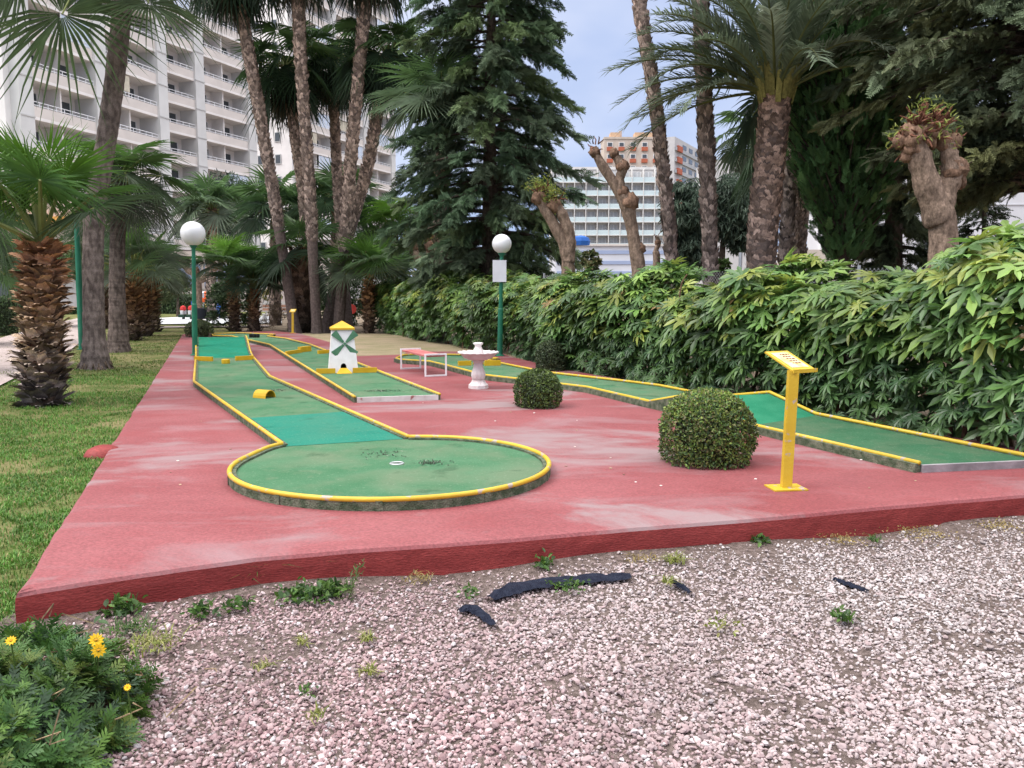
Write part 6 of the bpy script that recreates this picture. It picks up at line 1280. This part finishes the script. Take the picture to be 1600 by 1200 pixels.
b = MB(); b.beam((dm[0]+.35, dm[1]-.55, .75), (dm[0]+.85, dm[1]-1.6, .2), .42, .05, (.75, .50, .10)); b.beam((dm[0]+.14, dm[1]-.55, .82), (dm[0]+.64, dm[1]-1.6, .27), .04, .16, (.75, .50, .10)); b.beam((dm[0]+.56, dm[1]-.55, .82), (dm[0]+1.06, dm[1]-1.6, .27), .04, .16, (.75, .50, .10)); b.build('slide', M['attr'], t, pg)
b = MB(); c = D(333, 459, 43); b.lathe([(.02, -.22), (.16, -.12), (.2, 0), (.16, .12), (.02, .2)], 10, tuple(c), col=(.6, .06, .06)); b.tube([c, (c[0], c[1], dm[2]-.6)], .035, 6, (.04, .12, .38)); b.build('finial', M['attr'], t, pg)
for i, x_ in enumerate((287, 299)):
    c = D(x_, 501, 42); c[2] = .15; t = thing('spring_rider', ('spring rider with red head rest, left of the two by the playground', 'spring rider with red head rest, right of the two and next to the lamp pole')[i], 'spring rider', c, 'playground spring riders')
    b = MB(); b.box((c[0], c[1], c[2]+.30), (.12, .5, .26), 0, (.7, .7, .72)); b.box((c[0], c[1]-.1, c[2]+.16), (.3, .4, .14), 0, (.03, .07, .05)); b.build('body', M['attr'], t, c)
    b = MB(); b.lathe([(.02, -.14), (.13, -.08), (.15, 0), (.12, .1), (.02, .15)], 10, (c[0], c[1], c[2]+.52), col=(.62, .05, .05)); b.build('head', M['attr'], t, c)
    b = MB(); b.tube([(c[0]+.06*math.cos(a), c[1]+.06*math.sin(a), c[2]+.004*a) for a in np.linspace(0, 28, 50)], .014, 5, (.1, .1, .1)); b.build('spring', M['attr'], t, c)
c = D(314, 506, 35); c[2] = .12; t = thing('litter_bin', 'dark grey litter bin on a post behind the left lamp', 'bin', c); zc = D(314, 490, 35)[2]
b = MB(); b.lathe([(.17, -.22), (.2, -.2), (.215, .22), (.2, .225), (.19, .15)], 14, (c[0]+.03, 35, zc), col=(.035, .04, .055)); b.build('bucket', M['attr'], t, c)
b = MB(); b.tube([(c[0]+.26, 35, .1), (c[0]+.26, 35, zc+.2)], .03, 8, (.1, .1, .11)); b.beam((c[0]+.2, 35, zc), (c[0]+.27, 35, zc), .04, .04, (.1, .1, .11)); b.build('post', M['attr'], t, c)
for i, (x_, lab) in enumerate(((436, 'white slatted park bench behind the twiggy shrub'), (575, 'white park bench half hidden behind the young palm trunk'))):
    c = D(x_, 505, 38); c[2] = .12; t = thing('park_bench', lab, 'bench', c, 'white benches behind the course')
    b = MB(); 
    for k in range(3): b.box((c[0], 38-.15+.14*k, .52), (1.6, .11, .035), 0, (.6, .58, .56))
    b.build('seat', M['attr'], t, c); b = MB()
    for k in range(3): b.box((c[0], 38.3, .72+.15*k), (1.6, .035, .10), 0, (.42, .22, .15) if k < 2 else (.6, .58, .56))
    b.build('backrest', M['attr'], t, c)
    for s_ in (-.65, .65): b = MB(); b.box((c[0]+s_, 38.05, .31), (.08, .45, .40), 0, (.55, .54, .53)); b.box((c[0]+s_, 38.33, .8), (.06, .05, .62), 0, (.55, .54, .53)); b.build('leg', M['attr'], t, c)
c = D(549, 498, 34); c[2] = .12; t = thing('red_sign', 'small red round sign on a thin post behind the windmill', 'sign', c); cz = D(549, 483, 34)
b = MB(); b.tube([cz + (0, -.02, 0), cz + (0, .02, 0)], .20, 16, (.60, .07, .06)); b.build('disc', M['attr'], t, c); b = MB(); b.tube([c, cz + (0, .03, 0)], .02, 6, (.4, .4, .42)); b.build('post', M['attr'], t, c)
